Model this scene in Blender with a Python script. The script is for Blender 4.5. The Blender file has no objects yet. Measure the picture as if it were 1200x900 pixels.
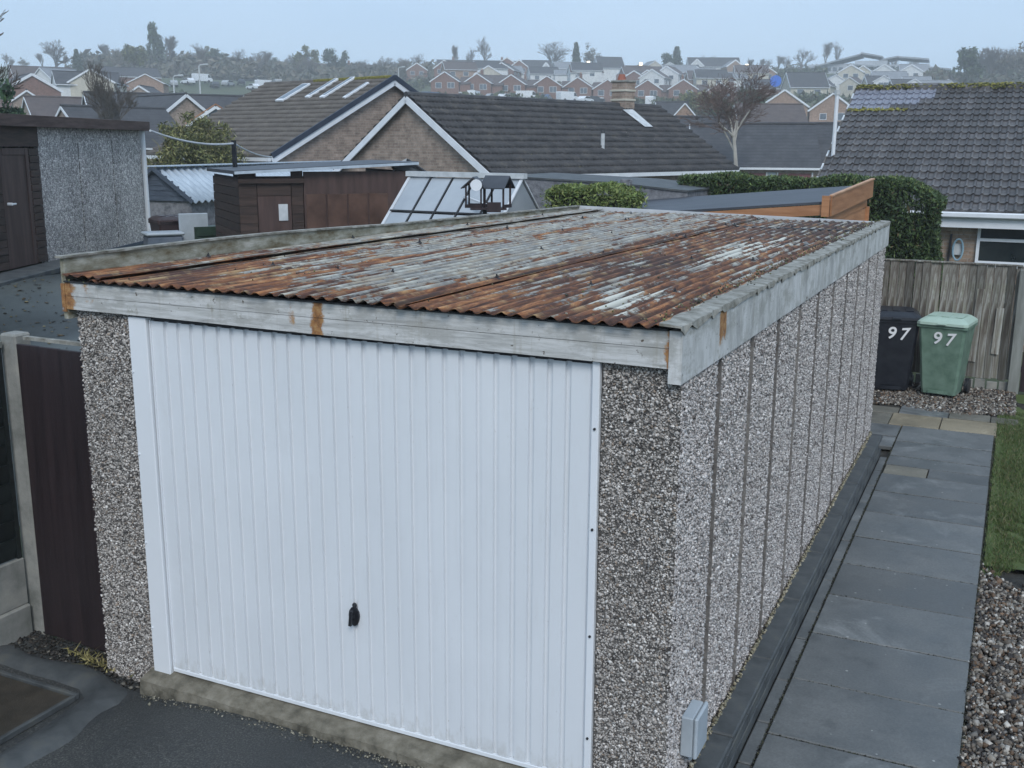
import bpy, math, random
import numpy as np
from mathutils import Vector, Matrix
PI = math.pi
rad = math.radians
random.seed(7)
rng = np.random.default_rng(7)
SC = bpy.context.scene
COL = SC.collection

# ---------------------------------------------------------------- camera
FPX, YAW, PITCH, ROLL = 1241.6, 0.440, 0.2224, -0.0056
CAM = np.array([3.996, -4.087, 2.872])
_f = np.array([-math.sin(YAW)*math.cos(PITCH), math.cos(YAW)*math.cos(PITCH), -math.sin(PITCH)])
_r = np.array([math.cos(YAW), math.sin(YAW), 0.0])
_d = np.cross(_f, _r)
_c, _s = math.cos(ROLL), math.sin(ROLL)
CR, CD, CF = _c*_r+_s*_d, -_s*_r+_c*_d, _f
cam_data = bpy.data.cameras.new('camera')
cam = bpy.data.objects.new('camera', cam_data)
COL.objects.link(cam)
cam_data.sensor_width = 36
cam_data.lens = FPX/1200*36
cam_data.clip_start = 0.05
cam_data.clip_end = 3000
mw = Matrix.Identity(4)
for i in range(3):
    mw[i][0] = CR[i]; mw[i][1] = -CD[i]; mw[i][2] = -CF[i]; mw[i][3] = CAM[i]
cam.matrix_world = mw
SC.camera = cam

# ---------------------------------------------------------------- world, sun, exposure
world = bpy.data.worlds.new('World')
SC.world = world
world.use_nodes = True
wn = world.node_tree
bg = wn.nodes['Background']
sky = wn.nodes.new('ShaderNodeTexSky')
sky.sky_type = 'NISHITA'
sky.sun_disc = False
sky.sun_elevation = rad(42)
sky.sun_rotation = rad(150)
sky.air_density = 1.0
sky.dust_density = 2.0
sky.ozone_density = 2.0
mx = wn.nodes.new('ShaderNodeMix'); mx.data_type = 'RGBA'
# even overcast cloud layer, with a faint soft mottling
tc = wn.nodes.new('ShaderNodeTexCoord')
mp = wn.nodes.new('ShaderNodeMapping'); mp.inputs['Scale'].default_value = (1, 1, 3.5)
nz = wn.nodes.new('ShaderNodeTexNoise'); nz.inputs['Scale'].default_value = 2.2; nz.inputs['Detail'].default_value = 4
cr = wn.nodes.new('ShaderNodeValToRGB')
cr.color_ramp.elements[0].position = .3; cr.color_ramp.elements[0].color = (4.4, 6.2, 8.5, 1)
cr.color_ramp.elements[1].position = .75; cr.color_ramp.elements[1].color = (5.3, 7.0, 9.1, 1)
wn.links.new(tc.outputs['Generated'], mp.inputs['Vector'])
wn.links.new(mp.outputs['Vector'], nz.inputs['Vector'])
wn.links.new(nz.outputs['Fac'], cr.inputs['Fac'])
mx.inputs['Factor'].default_value = 0.86
wn.links.new(sky.outputs['Color'], mx.inputs['A'])
wn.links.new(cr.outputs['Color'], mx.inputs['B'])
wn.links.new(mx.outputs['Result'], bg.inputs['Color'])
bg.inputs['Strength'].default_value = 0.095
sun_data = bpy.data.lights.new('sun', 'SUN')
sun_data.energy = 1.5
sun_data.angle = rad(25)
sun_data.color = (1, .97, .94)
sun = bpy.data.objects.new('sun', sun_data)
COL.objects.link(sun)
_sd = Vector((math.sin(rad(150))*math.cos(rad(42)), math.cos(rad(150))*math.cos(rad(42)), math.sin(rad(42))))
sun.rotation_euler = _sd.to_track_quat('Z', 'Y').to_euler()
SC.view_settings.view_transform = 'Standard'
SC.view_settings.look = 'None'
SC.view_settings.exposure = 0.38
SC.view_settings.gamma = 1.0
SC.cycles.max_bounces = 6
SC.cycles.volume_bounces = 3

# ---------------------------------------------------------------- helpers
def at(px, py, D):
    """world point seen at a place of the 1200x900 photograph, D metres away over the ground"""
    v = CR*((px-600)/FPX)+CD*((py-450)/FPX)+CF
    return CAM+v*(D/math.hypot(v[0], v[1]))

def mesh_obj(name, V, F, mat=None, parent=None, loc=None, col=None, smooth=False, rot=None, attrs=None):
    me = bpy.data.meshes.new(name)
    V = np.asarray(V, dtype=np.float32).reshape(-1, 3)
    if isinstance(F, np.ndarray):
        n, k = F.shape
        me.vertices.add(len(V)); me.vertices.foreach_set('co', V.ravel())
        me.loops.add(n*k); me.loops.foreach_set('vertex_index', F.astype(np.int32).ravel())
        me.polygons.add(n)
        me.polygons.foreach_set('loop_start', np.arange(0, n*k, k, dtype=np.int32))
        try: me.polygons.foreach_set('loop_total', np.full(n, k, dtype=np.int32))
        except Exception: pass
        me.update(calc_edges=True)
    else:
        me.from_pydata([tuple(v) for v in V], [], F)
        me.update()
    me.validate()
    if col is not None:
        a = me.color_attributes.new('col', 'FLOAT_COLOR', 'POINT')
        c = np.ones((len(V), 4), dtype=np.float32); c[:, :3] = col
        a.data.foreach_set('color', c.ravel())
    if attrs:
        for k_, v_ in attrs.items():
            a = me.attributes.new(k_, 'FLOAT', 'POINT')
            a.data.foreach_set('value', np.asarray(v_, dtype=np.float32).ravel())
    if smooth:
        me.polygons.foreach_set('use_smooth', np.ones(len(me.polygons), dtype=bool))
    if mat is not None: me.materials.append(mat)
    o = bpy.data.objects.new(name, me)
    COL.objects.link(o)
    if parent is not None: o.parent = parent
    if loc is not None: o.location = loc
    if rot is not None: o.rotation_euler = rot
    return o

def share(o, parent=None, loc=None, rot=None, scale=None):
    c = o.copy(); COL.objects.link(c)
    if parent is not None: c.parent = parent
    if loc is not None: c.location = loc
    if rot is not None: c.rotation_euler = rot
    if scale is not None: c.scale = scale
    return c

class MB:
    def __init__(s): s.v = []; s.f = []
    def add(s, V, F, M=None):
        b = len(s.v)
        for p in V:
            p = Vector(p)
            if M is not None: p = M @ p
            s.v.append(tuple(p))
        for f in F: s.f.append([i+b for i in f])
        return s
    def box(s, x0, x1, y0, y1, z0, z1, M=None, b=0.0):
        if b <= 0:
            V = [(x0,y0,z0),(x1,y0,z0),(x1,y1,z0),(x0,y1,z0),(x0,y0,z1),(x1,y0,z1),(x1,y1,z1),(x0,y1,z1)]
            F = [(3,2,1,0),(4,5,6,7),(0,1,5,4),(1,2,6,5),(2,3,7,6),(3,0,4,7)]
            return s.add(V, F, M)
        # chamfered box: 24 verts
        V = []; idx = {}
        X, Y, Z = (x0, x1), (y0, y1), (z0, z1)
        for i in (0, 1):
            for j in (0, 1):
                for k in (0, 1):
                    dx = b if i == 0 else -b; dy = b if j == 0 else -b; dz = b if k == 0 else -b
                    idx[(i,j,k,'x')] = len(V); V.append((X[i], Y[j]+dy, Z[k]+dz))
                    idx[(i,j,k,'y')] = len(V); V.append((X[i]+dx, Y[j], Z[k]+dz))
                    idx[(i,j,k,'z')] = len(V); V.append((X[i]+dx, Y[j]+dy, Z[k]))
        F = []
        for i in (0, 1):
            q = [idx[(i,0,0,'x')], idx[(i,1,0,'x')], idx[(i,1,1,'x')], idx[(i,0,1,'x')]]; F.append(q if i else q[::-1])
            q = [idx[(0,i,0,'y')], idx[(0,i,1,'y')], idx[(1,i,1,'y')], idx[(1,i,0,'y')]]; F.append(q if i else q[::-1])
            q = [idx[(0,0,i,'z')], idx[(1,0,i,'z')], idx[(1,1,i,'z')], idx[(0,1,i,'z')]]; F.append(q if i else q[::-1])
        for j in (0, 1):
            for k in (0, 1):
                F.append([idx[(0,j,k,'y')], idx[(1,j,k,'y')], idx[(1,j,k,'z')], idx[(0,j,k,'z')]])
                F.append([idx[(j,0,k,'x')], idx[(j,1,k,'x')], idx[(j,1,k,'z')], idx[(j,0,k,'z')]])
                F.append([idx[(j,k,0,'x')], idx[(j,k,1,'x')], idx[(j,k,1,'y')], idx[(j,k,0,'y')]])
                for i in (0, 1):
                    F.append([idx[(i,j,k,'x')], idx[(i,j,k,'y')], idx[(i,j,k,'z')]])
        # duplicates of corner triangles are removed
        seen = set(); G = []
        for f in F:
            t = tuple(sorted(f))
            if t in seen: continue
            seen.add(t); G.append(f)
        return s.add(V, G, M)
    def beam(s, p, q, w, h, up=(0, 0, 1)):
        p = Vector(p); q = Vector(q); d = q-p; L = d.length; d.normalize()
        u = Vector(up); x = d.cross(u)
        if x.length < 1e-4: x = d.cross(Vector((1, 0, 0)))
        x.normalize(); z = x.cross(d)
        M = Matrix(((x[0], d[0], z[0], p[0]), (x[1], d[1], z[1], p[1]), (x[2], d[2], z[2], p[2]), (0, 0, 0, 1)))
        return s.box(-w/2, w/2, 0, L, -h/2, h/2, M)
    def tube(s, pts, r, n=8, cap=True):
        pts = [Vector(p) for p in pts]
        rs = r if isinstance(r, (list, tuple)) else [r]*len(pts)
        V = []; F = []
        ref = None
        for i, p in enumerate(pts):
            d = (pts[min(i+1, len(pts)-1)]-pts[max(i-1, 0)]).normalized()
            if ref is None:
                ref = d.orthogonal().normalized()
            x = (ref-d*ref.dot(d)).normalized(); ref = x; y = d.cross(x)
            for k in range(n):
                a = 2*PI*k/n
                V.append(p+(x*math.cos(a)+y*math.sin(a))*rs[i])
        for i in range(len(pts)-1):
            for k in range(n):
                F.append((i*n+k, i*n+(k+1) % n, (i+1)*n+(k+1) % n, (i+1)*n+k))
        if cap:
            F.append(tuple(range(n))[::-1]); F.append(tuple((len(pts)-1)*n+k for k in range(n)))
        return s.add(V, F)
    def prism(s, poly, y0, y1, M=None):
        """polygon in xz, extruded along y"""
        n = len(poly)
        V = [(x, y0, z) for x, z in poly]+[(x, y1, z) for x, z in poly]
        F = [tuple(range(n)), tuple(range(2*n-1, n-1, -1))]
        for i in range(n): F.append((i, n+i, n+(i+1) % n, (i+1) % n))
        return s.add(V, F, M)
    def quad(s, a, b, c, d): return s.add([a, b, c, d], [(0, 1, 2, 3)])
    def build(s, name, mat, parent=None, loc=None, rot=None, smooth=False):
        return mesh_obj(name, s.v, s.f, mat, parent, loc, None, smooth, rot)

def tag(o, label, cat, group=None, kind=None):
    if label: o['label'] = label
    if cat: o['category'] = cat
    if group: o['group'] = group
    if kind: o['kind'] = kind
    return o
def thing(name, label, cat, loc, rotz=0, group=None):
    o = bpy.data.objects.new(name, None); COL.objects.link(o)
    o.empty_display_size = .2
    o.location = loc; o.rotation_euler = (0, 0, rotz)
    return tag(o, label, cat, group)
def copy_tree(o, parent=None):
    c = o.copy(); COL.objects.link(c)
    c.parent = parent
    for ch in list(o.children): copy_tree(ch, c)
    return c

# ---------------------------------------------------------------- materials
class NT:
    def __init__(s, name):
        m = bpy.data.materials.new(name); m.use_nodes = True
        s.m = m; s.t = m.node_tree; s.b = s.t.nodes['Principled BSDF']
        s.tc = s.t.nodes.new('ShaderNodeTexCoord')
    def n(s, ty, **kw):
        x = s.t.nodes.new(ty)
        for k, v in kw.items():
            if k in x.inputs: x.inputs[k].default_value = v
            else: setattr(x, k, v)
        return x
    def l(s, a, b): s.t.links.new(a, b)
    def coord(s, sc=(1, 1, 1), src='Object'):
        m = s.n('ShaderNodeMapping'); m.inputs['Scale'].default_value = sc
        s.l(s.tc.outputs[src], m.inputs['Vector']); return m.outputs['Vector']
    def noise(s, sc, vec, detail=4, rough=.55, dist=0):
        x = s.n('ShaderNodeTexNoise'); x.inputs['Scale'].default_value = sc
        x.inputs['Detail'].default_value = detail; x.inputs['Roughness'].default_value = rough
        x.inputs['Distortion'].default_value = dist
        s.l(vec, x.inputs['Vector']); return x.outputs['Fac']
    def vor(s, sc, vec, out='Distance', feature='F1'):
        x = s.n('ShaderNodeTexVoronoi'); x.feature = feature; x.inputs['Scale'].default_value = sc
        s.l(vec, x.inputs['Vector']); return x.outputs[out]
    def ramp(s, fac, stops, interp='LINEAR'):
        x = s.n('ShaderNodeValToRGB'); e = x.color_ramp.elements; x.color_ramp.interpolation = interp
        while len(e) < len(stops): e.new(.5)
        for i, (p, c) in enumerate(stops):
            e[i].position = p
            e[i].color = (c, c, c, 1) if isinstance(c, (int, float)) else (*c, 1)
        s.l(fac, x.inputs['Fac']); return x.outputs['Color']
    def mix(s, f, a, b, mode='MIX'):
        x = s.n('ShaderNodeMix'); x.data_type = 'RGBA'; x.blend_type = mode
        for v, k in ((f, 'Factor'), (a, 'A'), (b, 'B')):
            if isinstance(v, (int, float)) and k == 'Factor': x.inputs[k].default_value = v
            elif isinstance(v, tuple): x.inputs[k].default_value = (*v, 1)
            else: s.l(v, x.inputs[k])
        return x.outputs['Result']
    def math(s, op, a, b=None, clamp=False):
        x = s.n('ShaderNodeMath'); x.operation = op; x.use_clamp = clamp
        for i, v in enumerate((a, b)):
            if v is None: continue
            if isinstance(v, (int, float)): x.inputs[i].default_value = v
            else: s.l(v, x.inputs[i])
        return x.outputs[0]
    def attr(s, name, out='Color'):
        x = s.n('ShaderNodeAttribute'); x.attribute_name = name; return x.outputs[out]
    def col(s, c): s.l(c, s.b.inputs['Base Color'])
    def rough(s, v):
        if isinstance(v, (int, float)): s.b.inputs['Roughness'].default_value = v
        else: s.l(v, s.b.inputs['Roughness'])
    def bump(s, h, strength=.5, dist=.01):
        x = s.n('ShaderNodeBump'); x.inputs['Strength'].default_value = strength; x.inputs['Distance'].default_value = dist
        s.l(h, x.inputs['Height'])
        s.l(x.outputs['Normal'], s.b.inputs['Normal'])
    def spec(s, v): s.b.inputs['Specular IOR Level'].default_value = v

def mnoise(name, c1, c2, sc=4, rough=.8, bump=.3, bsc=60, bd=.004, stretch=(1, 1, 1), c3=None, lo=.35, hi=.65, var=0.0, spec=.4, detail=6, metal=0, attrcol=False):
    t = NT(name); v = t.coord(stretch)
    stops = [(lo, c1), (hi, c2)] if c3 is None else [(lo, c1), ((lo+hi)/2, c2), (hi, c3)]
    c = t.ramp(t.noise(sc, v, detail, .6), stops)
    if var > 0:
        oi = t.n('ShaderNodeObjectInfo')
        g = t.ramp(oi.outputs['Random'], [(0, 1-var), (1, 1+var)])
        c = t.mix(1.0, c, g, 'MULTIPLY')
    if attrcol: c = t.mix(1.0, c, t.attr('col'), 'MULTIPLY')
    t.col(c); t.rough(rough); t.spec(spec); t.b.inputs['Metallic'].default_value = metal
    if bump: t.bump(t.noise(bsc, v, 5, .6), bump, bd)
    return t.m

def mattr(name, rough=.8, spec=.3, trans=False):
    t = NT(name)
    v = t.coord()
    c = t.mix(1.0, t.attr('col'), t.ramp(t.noise(40, v, 3), [(.3, .75), (.7, 1.2)]), 'MULTIPLY')
    t.col(c); t.rough(rough); t.spec(spec)
    return t.m

M_stone = mattr('stone chips', .7, .35)
M_leaf = mattr('leaves', .6, .3)
M_mortar = mnoise('panel mortar', (.19, .18, .17), (.29, .275, .26), 9, .95, .6, 90)
M_mortar_dark = mnoise('panel mortar dark', (.08, .075, .07), (.15, .14, .13), 9, .95, .6, 90)

def m_pebble(name, light, dark, scale, mid=.5):
    t = NT(name); v = t.coord()
    v2 = t.n('ShaderNodeVectorMath'); v2.operation = 'ADD'
    ns = t.n('ShaderNodeTexNoise'); ns.inputs['Scale'].default_value = scale*.6
    t.l(v, ns.inputs['Vector'])
    sc = t.n('ShaderNodeVectorMath'); sc.operation = 'SCALE'; sc.inputs['Scale'].default_value = .9/scale
    t.l(ns.outputs['Color'], sc.inputs[0]); t.l(v, v2.inputs[0]); t.l(sc.outputs[0], v2.inputs[1])
    d = t.vor(scale, v2.outputs[0], 'Distance', 'DISTANCE_TO_EDGE')
    cc = t.vor(scale, v2.outputs[0], 'Color')
    bw = t.n('ShaderNodeRGBToBW'); t.l(cc, bw.inputs[0])
    cell = t.ramp(bw.outputs[0], [(.15, dark), (mid, tuple((a+b)/2 for a, b in zip(light, dark))), (.75, light)])
    edge = t.ramp(d, [(.02, (.34, .33, .32)), (.12, (1, 1, 1))])
    c = t.mix(1.0, cell, edge, 'MULTIPLY')
    c = t.mix(1.0, c, t.ramp(t.noise(1.3, v, 3), [(.3, .75), (.7, 1.15)]), 'MULTIPLY')
    t.col(c); t.rough(.85); t.bump(t.ramp(d, [(0, 0.0), (.3, 1.0)]), .7, .4/scale)
    return t.m
M_pebble_far = m_pebble('pebble render pale', (.80, .76, .73), (.33, .31, .30), 26)
M_pebble_blue = mnoise('grey roughcast', (.085, .09, .10), (.18, .185, .20), 9, .9, .8, 40, .02, c3=(.26, .265, .275), lo=.3, hi=.72)

def m_rust_roof():
    t = NT('rusted galvanised sheet')
    v = t.coord((11, 1.1, 1)); v2 = t.coord((48, 2.6, 8)); v3 = t.coord((60, 24, 10)); v0 = t.coord((1, 1, 1))
    rust = t.attr('rust', 'Fac'); dark = t.attr('dark', 'Fac'); crest = t.attr('crest', 'Fac'); pale = t.attr('pale', 'Fac')
    n1 = t.noise(1, v, 6, .65, .4); n2 = t.noise(1, v2, 5, .7, .5); n3 = t.noise(1, v3, 4, .7)
    sxx = t.n('ShaderNodeSeparateXYZ'); t.l(t.tc.outputs['Object'], sxx.inputs[0])
    cell = t.math('FLOOR', t.math('ADD', t.math('MULTIPLY', t.math('ADD', sxx.outputs[0], 1.17), 1/.0762), .5))
    cxy = t.n('ShaderNodeCombineXYZ'); t.l(t.math('MULTIPLY', cell, 1.73), cxy.inputs[0]); t.l(t.math('MULTIPLY', sxx.outputs[1], 1.9), cxy.inputs[1])
    ncell = t.noise(1, cxy.outputs[0], 5, .68)
    cxz = t.n('ShaderNodeCombineXYZ'); t.l(t.math('MULTIPLY', cell, 2.31), cxz.inputs[0]); t.l(t.math('MULTIPLY', sxx.outputs[1], 3.1), cxz.inputs[1]); cxz.inputs[2].default_value = 7
    ncell2 = t.noise(1, cxz.outputs[0], 5, .7)
    f = t.math('ADD', t.math('MULTIPLY', n1, .55), t.math('MULTIPLY', n2, .85))
    f = t.math('ADD', f, t.math('MULTIPLY', ncell, 1.0))
    f = t.math('ADD', f, t.math('MULTIPLY', n3, .35))
    f = t.math('ADD', f, t.math('MULTIPLY', t.noise(5, t.coord((1.6, 1, 1)), 4, .6), .5))
    f = t.math('SUBTRACT', f, 1.61)
    f = t.math('ADD', t.math('MULTIPLY', f, 1.35), rust)
    f = t.math('SUBTRACT', f, t.math('MULTIPLY', crest, .20)); f = t.math('ADD', f, .08)
    m = t.ramp(f, [(.40, 0.0), (.50, 1.0)])
    zinc = t.ramp(t.noise(1, t.coord((40, 7, 1)), 6, .7), [(.3, (.105, .098, .085)), (.5, (.21, .20, .178)), (.68, (.35, .345, .315))])
    zinc = t.mix(t.ramp(t.noise(1, t.coord((22, 3, 1)), 5, .7, .5), [(.44, 0.0), (.62, .75)]), zinc, (.33, .255, .16))
    rs = t.ramp(t.noise(1, t.coord((26, 3.0, 1)), 7, .75, .6), [(.28, (.034, .019, .015)), (.43, (.085, .038, .025)), (.52, (.20, .08, .036)), (.60, (.36, .165, .065)), (.71, (.48, .37, .22))])
    rs = t.mix(t.math('MULTIPLY', dark, .85), rs, (.045, .028, .026))
    pn = t.ramp(t.math('ADD', t.noise(1, t.coord((30, 2.2, 1)), 5, .7), t.math('MULTIPLY', pale, .35)), [(.62, 0.0), (.72, 1.0)])
    zinc = t.mix(pn, zinc, (.55, .53, .45))
    rs = t.mix(t.math('MULTIPLY', t.ramp(ncell2, [(.54, 0.0), (.64, .75)]), crest), rs, (.42, .30, .15))
    rs = t.mix(t.ramp(ncell2, [(.30, .7), (.40, 0.0)]), rs, (.05, .026, .022))
    zinc = t.mix(t.math('MULTIPLY', t.ramp(ncell2, [(.50, 0.0), (.62, .8)]), crest), zinc, (.50, .49, .42))
    c = t.mix(m, zinc, rs)
    c = t.mix(t.ramp(t.attr('seam', 'Fac'), [(.4, 0.0), (.9, .85)]), c, (.035, .024, .02))
    # thin dark scale edge between zinc and rust
    ed = t.ramp(f, [(.36, 1.0), (.43, .45), (.52, 1.0)])
    c = t.mix(.8, c, ed, 'MULTIPLY')
    # moss and dirt flecks
    fl = t.ramp(t.noise(46, t.coord((1.3, .6, 1)), 3, .6), [(.66, 0.0), (.70, .9)])
    c = t.mix(fl, c, (.06, .055, .045))
    c = t.mix(1.0, c, t.ramp(crest, [(0, .36), (.5, .8), (1, 1.18)]), 'MULTIPLY')  # corrugation shading painted into the colour: valleys darkened, crests lightened
    t.col(c); t.rough(t.ramp(m, [(0, .5), (1, .85)])); t.spec(.4)
    t.bump(t.math('ADD', t.math('MULTIPLY', n3, .6), t.math('MULTIPLY', m, .5)), .6, .004)
    return t.m
M_roof = m_rust_roof()

def m_fascia(name='weathered white paint', side=False):
    t = NT(name)
    st = (2.0, 2.0, 30) if not side else (9, 5, 2.2)
    v = t.coord(st); v0 = t.coord()
    grain = t.noise(1.5, v, 6, .7, .3)
    base = t.ramp(grain, [(.3, (.30, .30, .30)), (.45, (.46, .465, .45)), (.6, (.60, .605, .60)), (.75, (.50, .50, .46))])
    wear = t.ramp(t.noise(3.5, t.coord((1, 1, 2.2)), 7, .72), [(.50, 0.0), (.60, .5 if side else .8)])
    c = t.mix(wear, base, (.25, .25, .22) if side else (.36, .36, .34))
    moss = t.ramp(t.noise(9, v0, 5, .7), [(.62, 0.0), (.72, .7)])
    c = t.mix(moss, c, (.16, .15, .09))
    sp = t.ramp(t.noise(38, v0, 3, .6), [(.68, 0.0), (.72, .9)])
    c = t.mix(sp, c, (.10, .08, .06))
    run = t.ramp(t.noise(1.0, t.coord((16, 16, 1.2)), 5, .7), [(.56, 0.0), (.72, .45)])
    c = t.mix(run, c, (.25, .22, .15))
    ck = t.ramp(t.noise(1.0, t.coord((3.5, 3.5, 60)), 6, .75), [(.30, .75), (.36, 0.0)])
    c = t.mix(ck, c, (.13, .12, .11))
    r = t.attr('rust', 'Fac')
    rf = t.ramp(t.math('ADD', r, t.math('MULTIPLY', t.noise(14, v0, 6, .75), .9)), [(.86, 0.0), (.98, 1.0)])
    rc = t.ramp(t.noise(28, v0, 5, .7), [(.3, (.10, .05, .025)), (.5, (.30, .14, .05)), (.65, (.40, .24, .10)), (.75, (.5, .46, .38))])
    c = t.mix(rf, c, rc)
    t.col(c); t.rough(.75); t.bump(t.math('ADD', grain, t.math('MULTIPLY', sp, -.4)), .5, .006)
    return t.m
M_fascia = m_fascia(); M_fascia_side = m_fascia('weathered grey paint', True)

M_door = mnoise('white steel paint', (.70, .73, .76), (.745, .775, .805), 2.2, .42, .05, 30, .002, (1, 1, .5), spec=.45)
def m_doorpaint():
    t = NT('white door paint'); v = t.coord()
    c = t.ramp(t.noise(2.2, t.coord((1, 1, .5)), 5, .6), [(.3, (.66, .69, .72)), (.7, (.72, .75, .78))])
    c = t.mix(t.ramp(t.noise(5, t.coord((3, 1, .35)), 6, .7), [(.56, 0.0), (.74, .16)]), c, (.42, .41, .37))
    sx = t.n('ShaderNodeSeparateXYZ'); t.l(t.tc.outputs['Object'], sx.inputs[0])
    low = t.math('SUBTRACT', t.math('MULTIPLY', t.noise(16, t.coord((1.5, 1, .7)), 6, .75), .42), sx.outputs[2])
    c = t.mix(t.ramp(low, [(0.0, 0.0), (.12, .35)]), c, (.30, .28, .23))
    c = t.mix(t.ramp(t.noise(90, v, 2, .5), [(.73, 0.0), (.75, .5)]), c, (.25, .22, .18))
    t.col(c); t.rough(t.ramp(t.noise(4, v, 4), [(.3, .32), (.7, .5)])); t.bump(t.noise(3, v, 3), .05, .01); return t.m
M_doorp = m_doorpaint()
M_door_line = mnoise('dark door backing', (.05, .05, .055), (.07, .07, .075), 5, .7, 0)  # dark grey for the sheet behind the door
M_black = mnoise('black plastic', (.012, .013, .016), (.022, .024, .03), 6, .38, .1, 60, .001)
M_bin_black = mnoise('black bin plastic', (.009, .011, .017), (.020, .023, .030), 9, .42, .1, 60, .001)
M_bin_green = mnoise('green bin plastic', (.105, .175, .13), (.175, .265, .205), 7, .5, .1, 60, .001, spec=.4)
M_bin_green_lid = mnoise('pale green lid plastic', (.33, .44, .36), (.40, .51, .43), 3, .5, .1, 60, .001)
M_bin_brown = mnoise('dark brown bin plastic', (.035, .022, .022), (.06, .04, .04), 3, .45, .1, 60, .001)
M_white = mnoise('white upvc', (.66, .69, .72), (.74, .77, .80), 3, .4, .03, 30, .001)
M_white_dull = mnoise('dull white paint', (.44, .46, .48), (.60, .62, .64), 3, .6, .1, 30, .002)
M_digit = mnoise('white painted digits', (.78, .78, .78), (.85, .85, .85), 3, .6, 0)
M_plastic_grey = mnoise('grey plastic', (.33, .38, .42), (.40, .45, .49), 5, .5, .05, 50, .001)
M_glass_dark = mnoise('dark window glass', (.012, .018, .02), (.03, .038, .04), 1.5, .08, 0, spec=.6)
M_glass_pale = mnoise('reflecting far glass', (.05, .07, .09), (.12, .15, .18), 1.5, .12, 0, spec=.8)
M_brown_door = mnoise('dark brown painted wood', (.048, .028, .024), (.085, .052, .044), 2, .6, .3, 30, .003, (5, 5, .6))
M_brown_board = mnoise('brown cladding wood', (.028, .018, .014), (.062, .038, .030), 3, .7, .4, 30, .004, (.8, .8, 8), var=.25)
M_gate = mnoise('dark stained boards', (.016, .010, .012), (.034, .022, .024), 2, .62, .4, 25, .004, (8, 8, .6), var=.2)
M_fence_dark = mnoise('black stained fence', (.006, .009, .009), (.016, .02, .02), 3, .45, .3, 30, .003, (1, 1, 8), var=.3)
M_conc = mnoise('aged concrete', (.13, .135, .12), (.25, .25, .23), 5, .9, .6, 70, .004, c3=(.34, .33, .29), lo=.3, hi=.75)
M_conc_dark = mnoise('damp dark concrete', (.035, .04, .042), (.075, .082, .085), 5, .6, .6, 80, .003, c3=(.12, .12, .10), lo=.3, hi=.78)
M_orange = mnoise('orange stained wood', (.30, .135, .06), (.43, .215, .105), 2, .6, .3, 30, .003, (1, 1, 9), var=.1)
M_felt = mnoise('roofing felt', (.038, .044, .055), (.065, .072, .086), 1.2, .55, .4, 160, .002, (1, 4, 1), spec=.5)
M_glasshouse = mnoise('greenhouse glass', (.30, .33, .36), (.42, .455, .48), .8, .15, .02, 3, .01, spec=.9)
M_alu = mnoise('dull aluminium', (.42, .45, .46), (.6, .62, .63), 5, .5, .05, 50, .001)
M_dark_metal = mnoise('dark metal', (.02, .022, .026), (.04, .042, .046), 5, .6, .05, 50, .001)
M_corr_blue = mnoise('pale corrugated sheet', (.34, .40, .46), (.47, .54, .60), 3, .55, .2, 40, .002, (2, 6, 1), spec=.4)
M_blueboard = mnoise('slate blue boards', (.045, .06, .085), (.075, .095, .125), 3, .7, .3, 20, .004, (1, 1, 6))
M_tile_dark = mnoise('dark concrete tile', (.034, .032, .033), (.082, .077, .077), 9, .55, .5, 70, .003, c3=(.20, .19, .18), lo=.28, hi=.8, var=.3, spec=.5)
M_tile_slate = mnoise('slate grey tile', (.030, .031, .034), (.060, .060, .063), 2.5, .7, .5, 50, .004, c3=(.105, .10, .09), lo=.28, hi=.78, var=.2, detail=8, spec=.3)
M_tile_brown = mnoise('grey brown tile', (.085, .078, .070), (.125, .114, .103), 2.5, .8, .5, 50, .004, c3=(.18, .165, .145), lo=.3, hi=.8)
M_moss = mnoise('moss', (.10, .10, .025), (.26, .235, .06), 12, .95, .8, 60, .01)
M_wood_fence = None
def m_fence():
    t = NT('weathered fence board')
    v = t.coord((20, 20, 1.3)); n = t.noise(1.0, v, 7, .72, 1.2)
    oi = t.n('ShaderNodeObjectInfo')
    c = t.ramp(n, [(.30, (.04, .032, .026)), (.42, (.11, .095, .078)), (.52, (.22, .215, .19)), (.66, (.38, .39, .37))])
    w = t.ramp(t.noise(1.6, t.coord((2, 2, .9)), 4, .6), [(.45, 0.0), (.65, .7)])
    c = t.mix(w, c, (.065, .05, .04))
    g = t.ramp(t.noise(2.1, t.coord((3, 3, 1.2)), 4, .6), [(.52, 0.0), (.68, .5)])
    c = t.mix(g, c, (.16, .17, .10))
    c = t.mix(1.0, c, t.ramp(oi.outputs['Random'], [(0, .5), (1, 1.6)]), 'MULTIPLY')
    t.col(c); t.rough(.85); t.bump(n, .6, .006); return t.m
M_wood_fence = m_fence()
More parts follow.
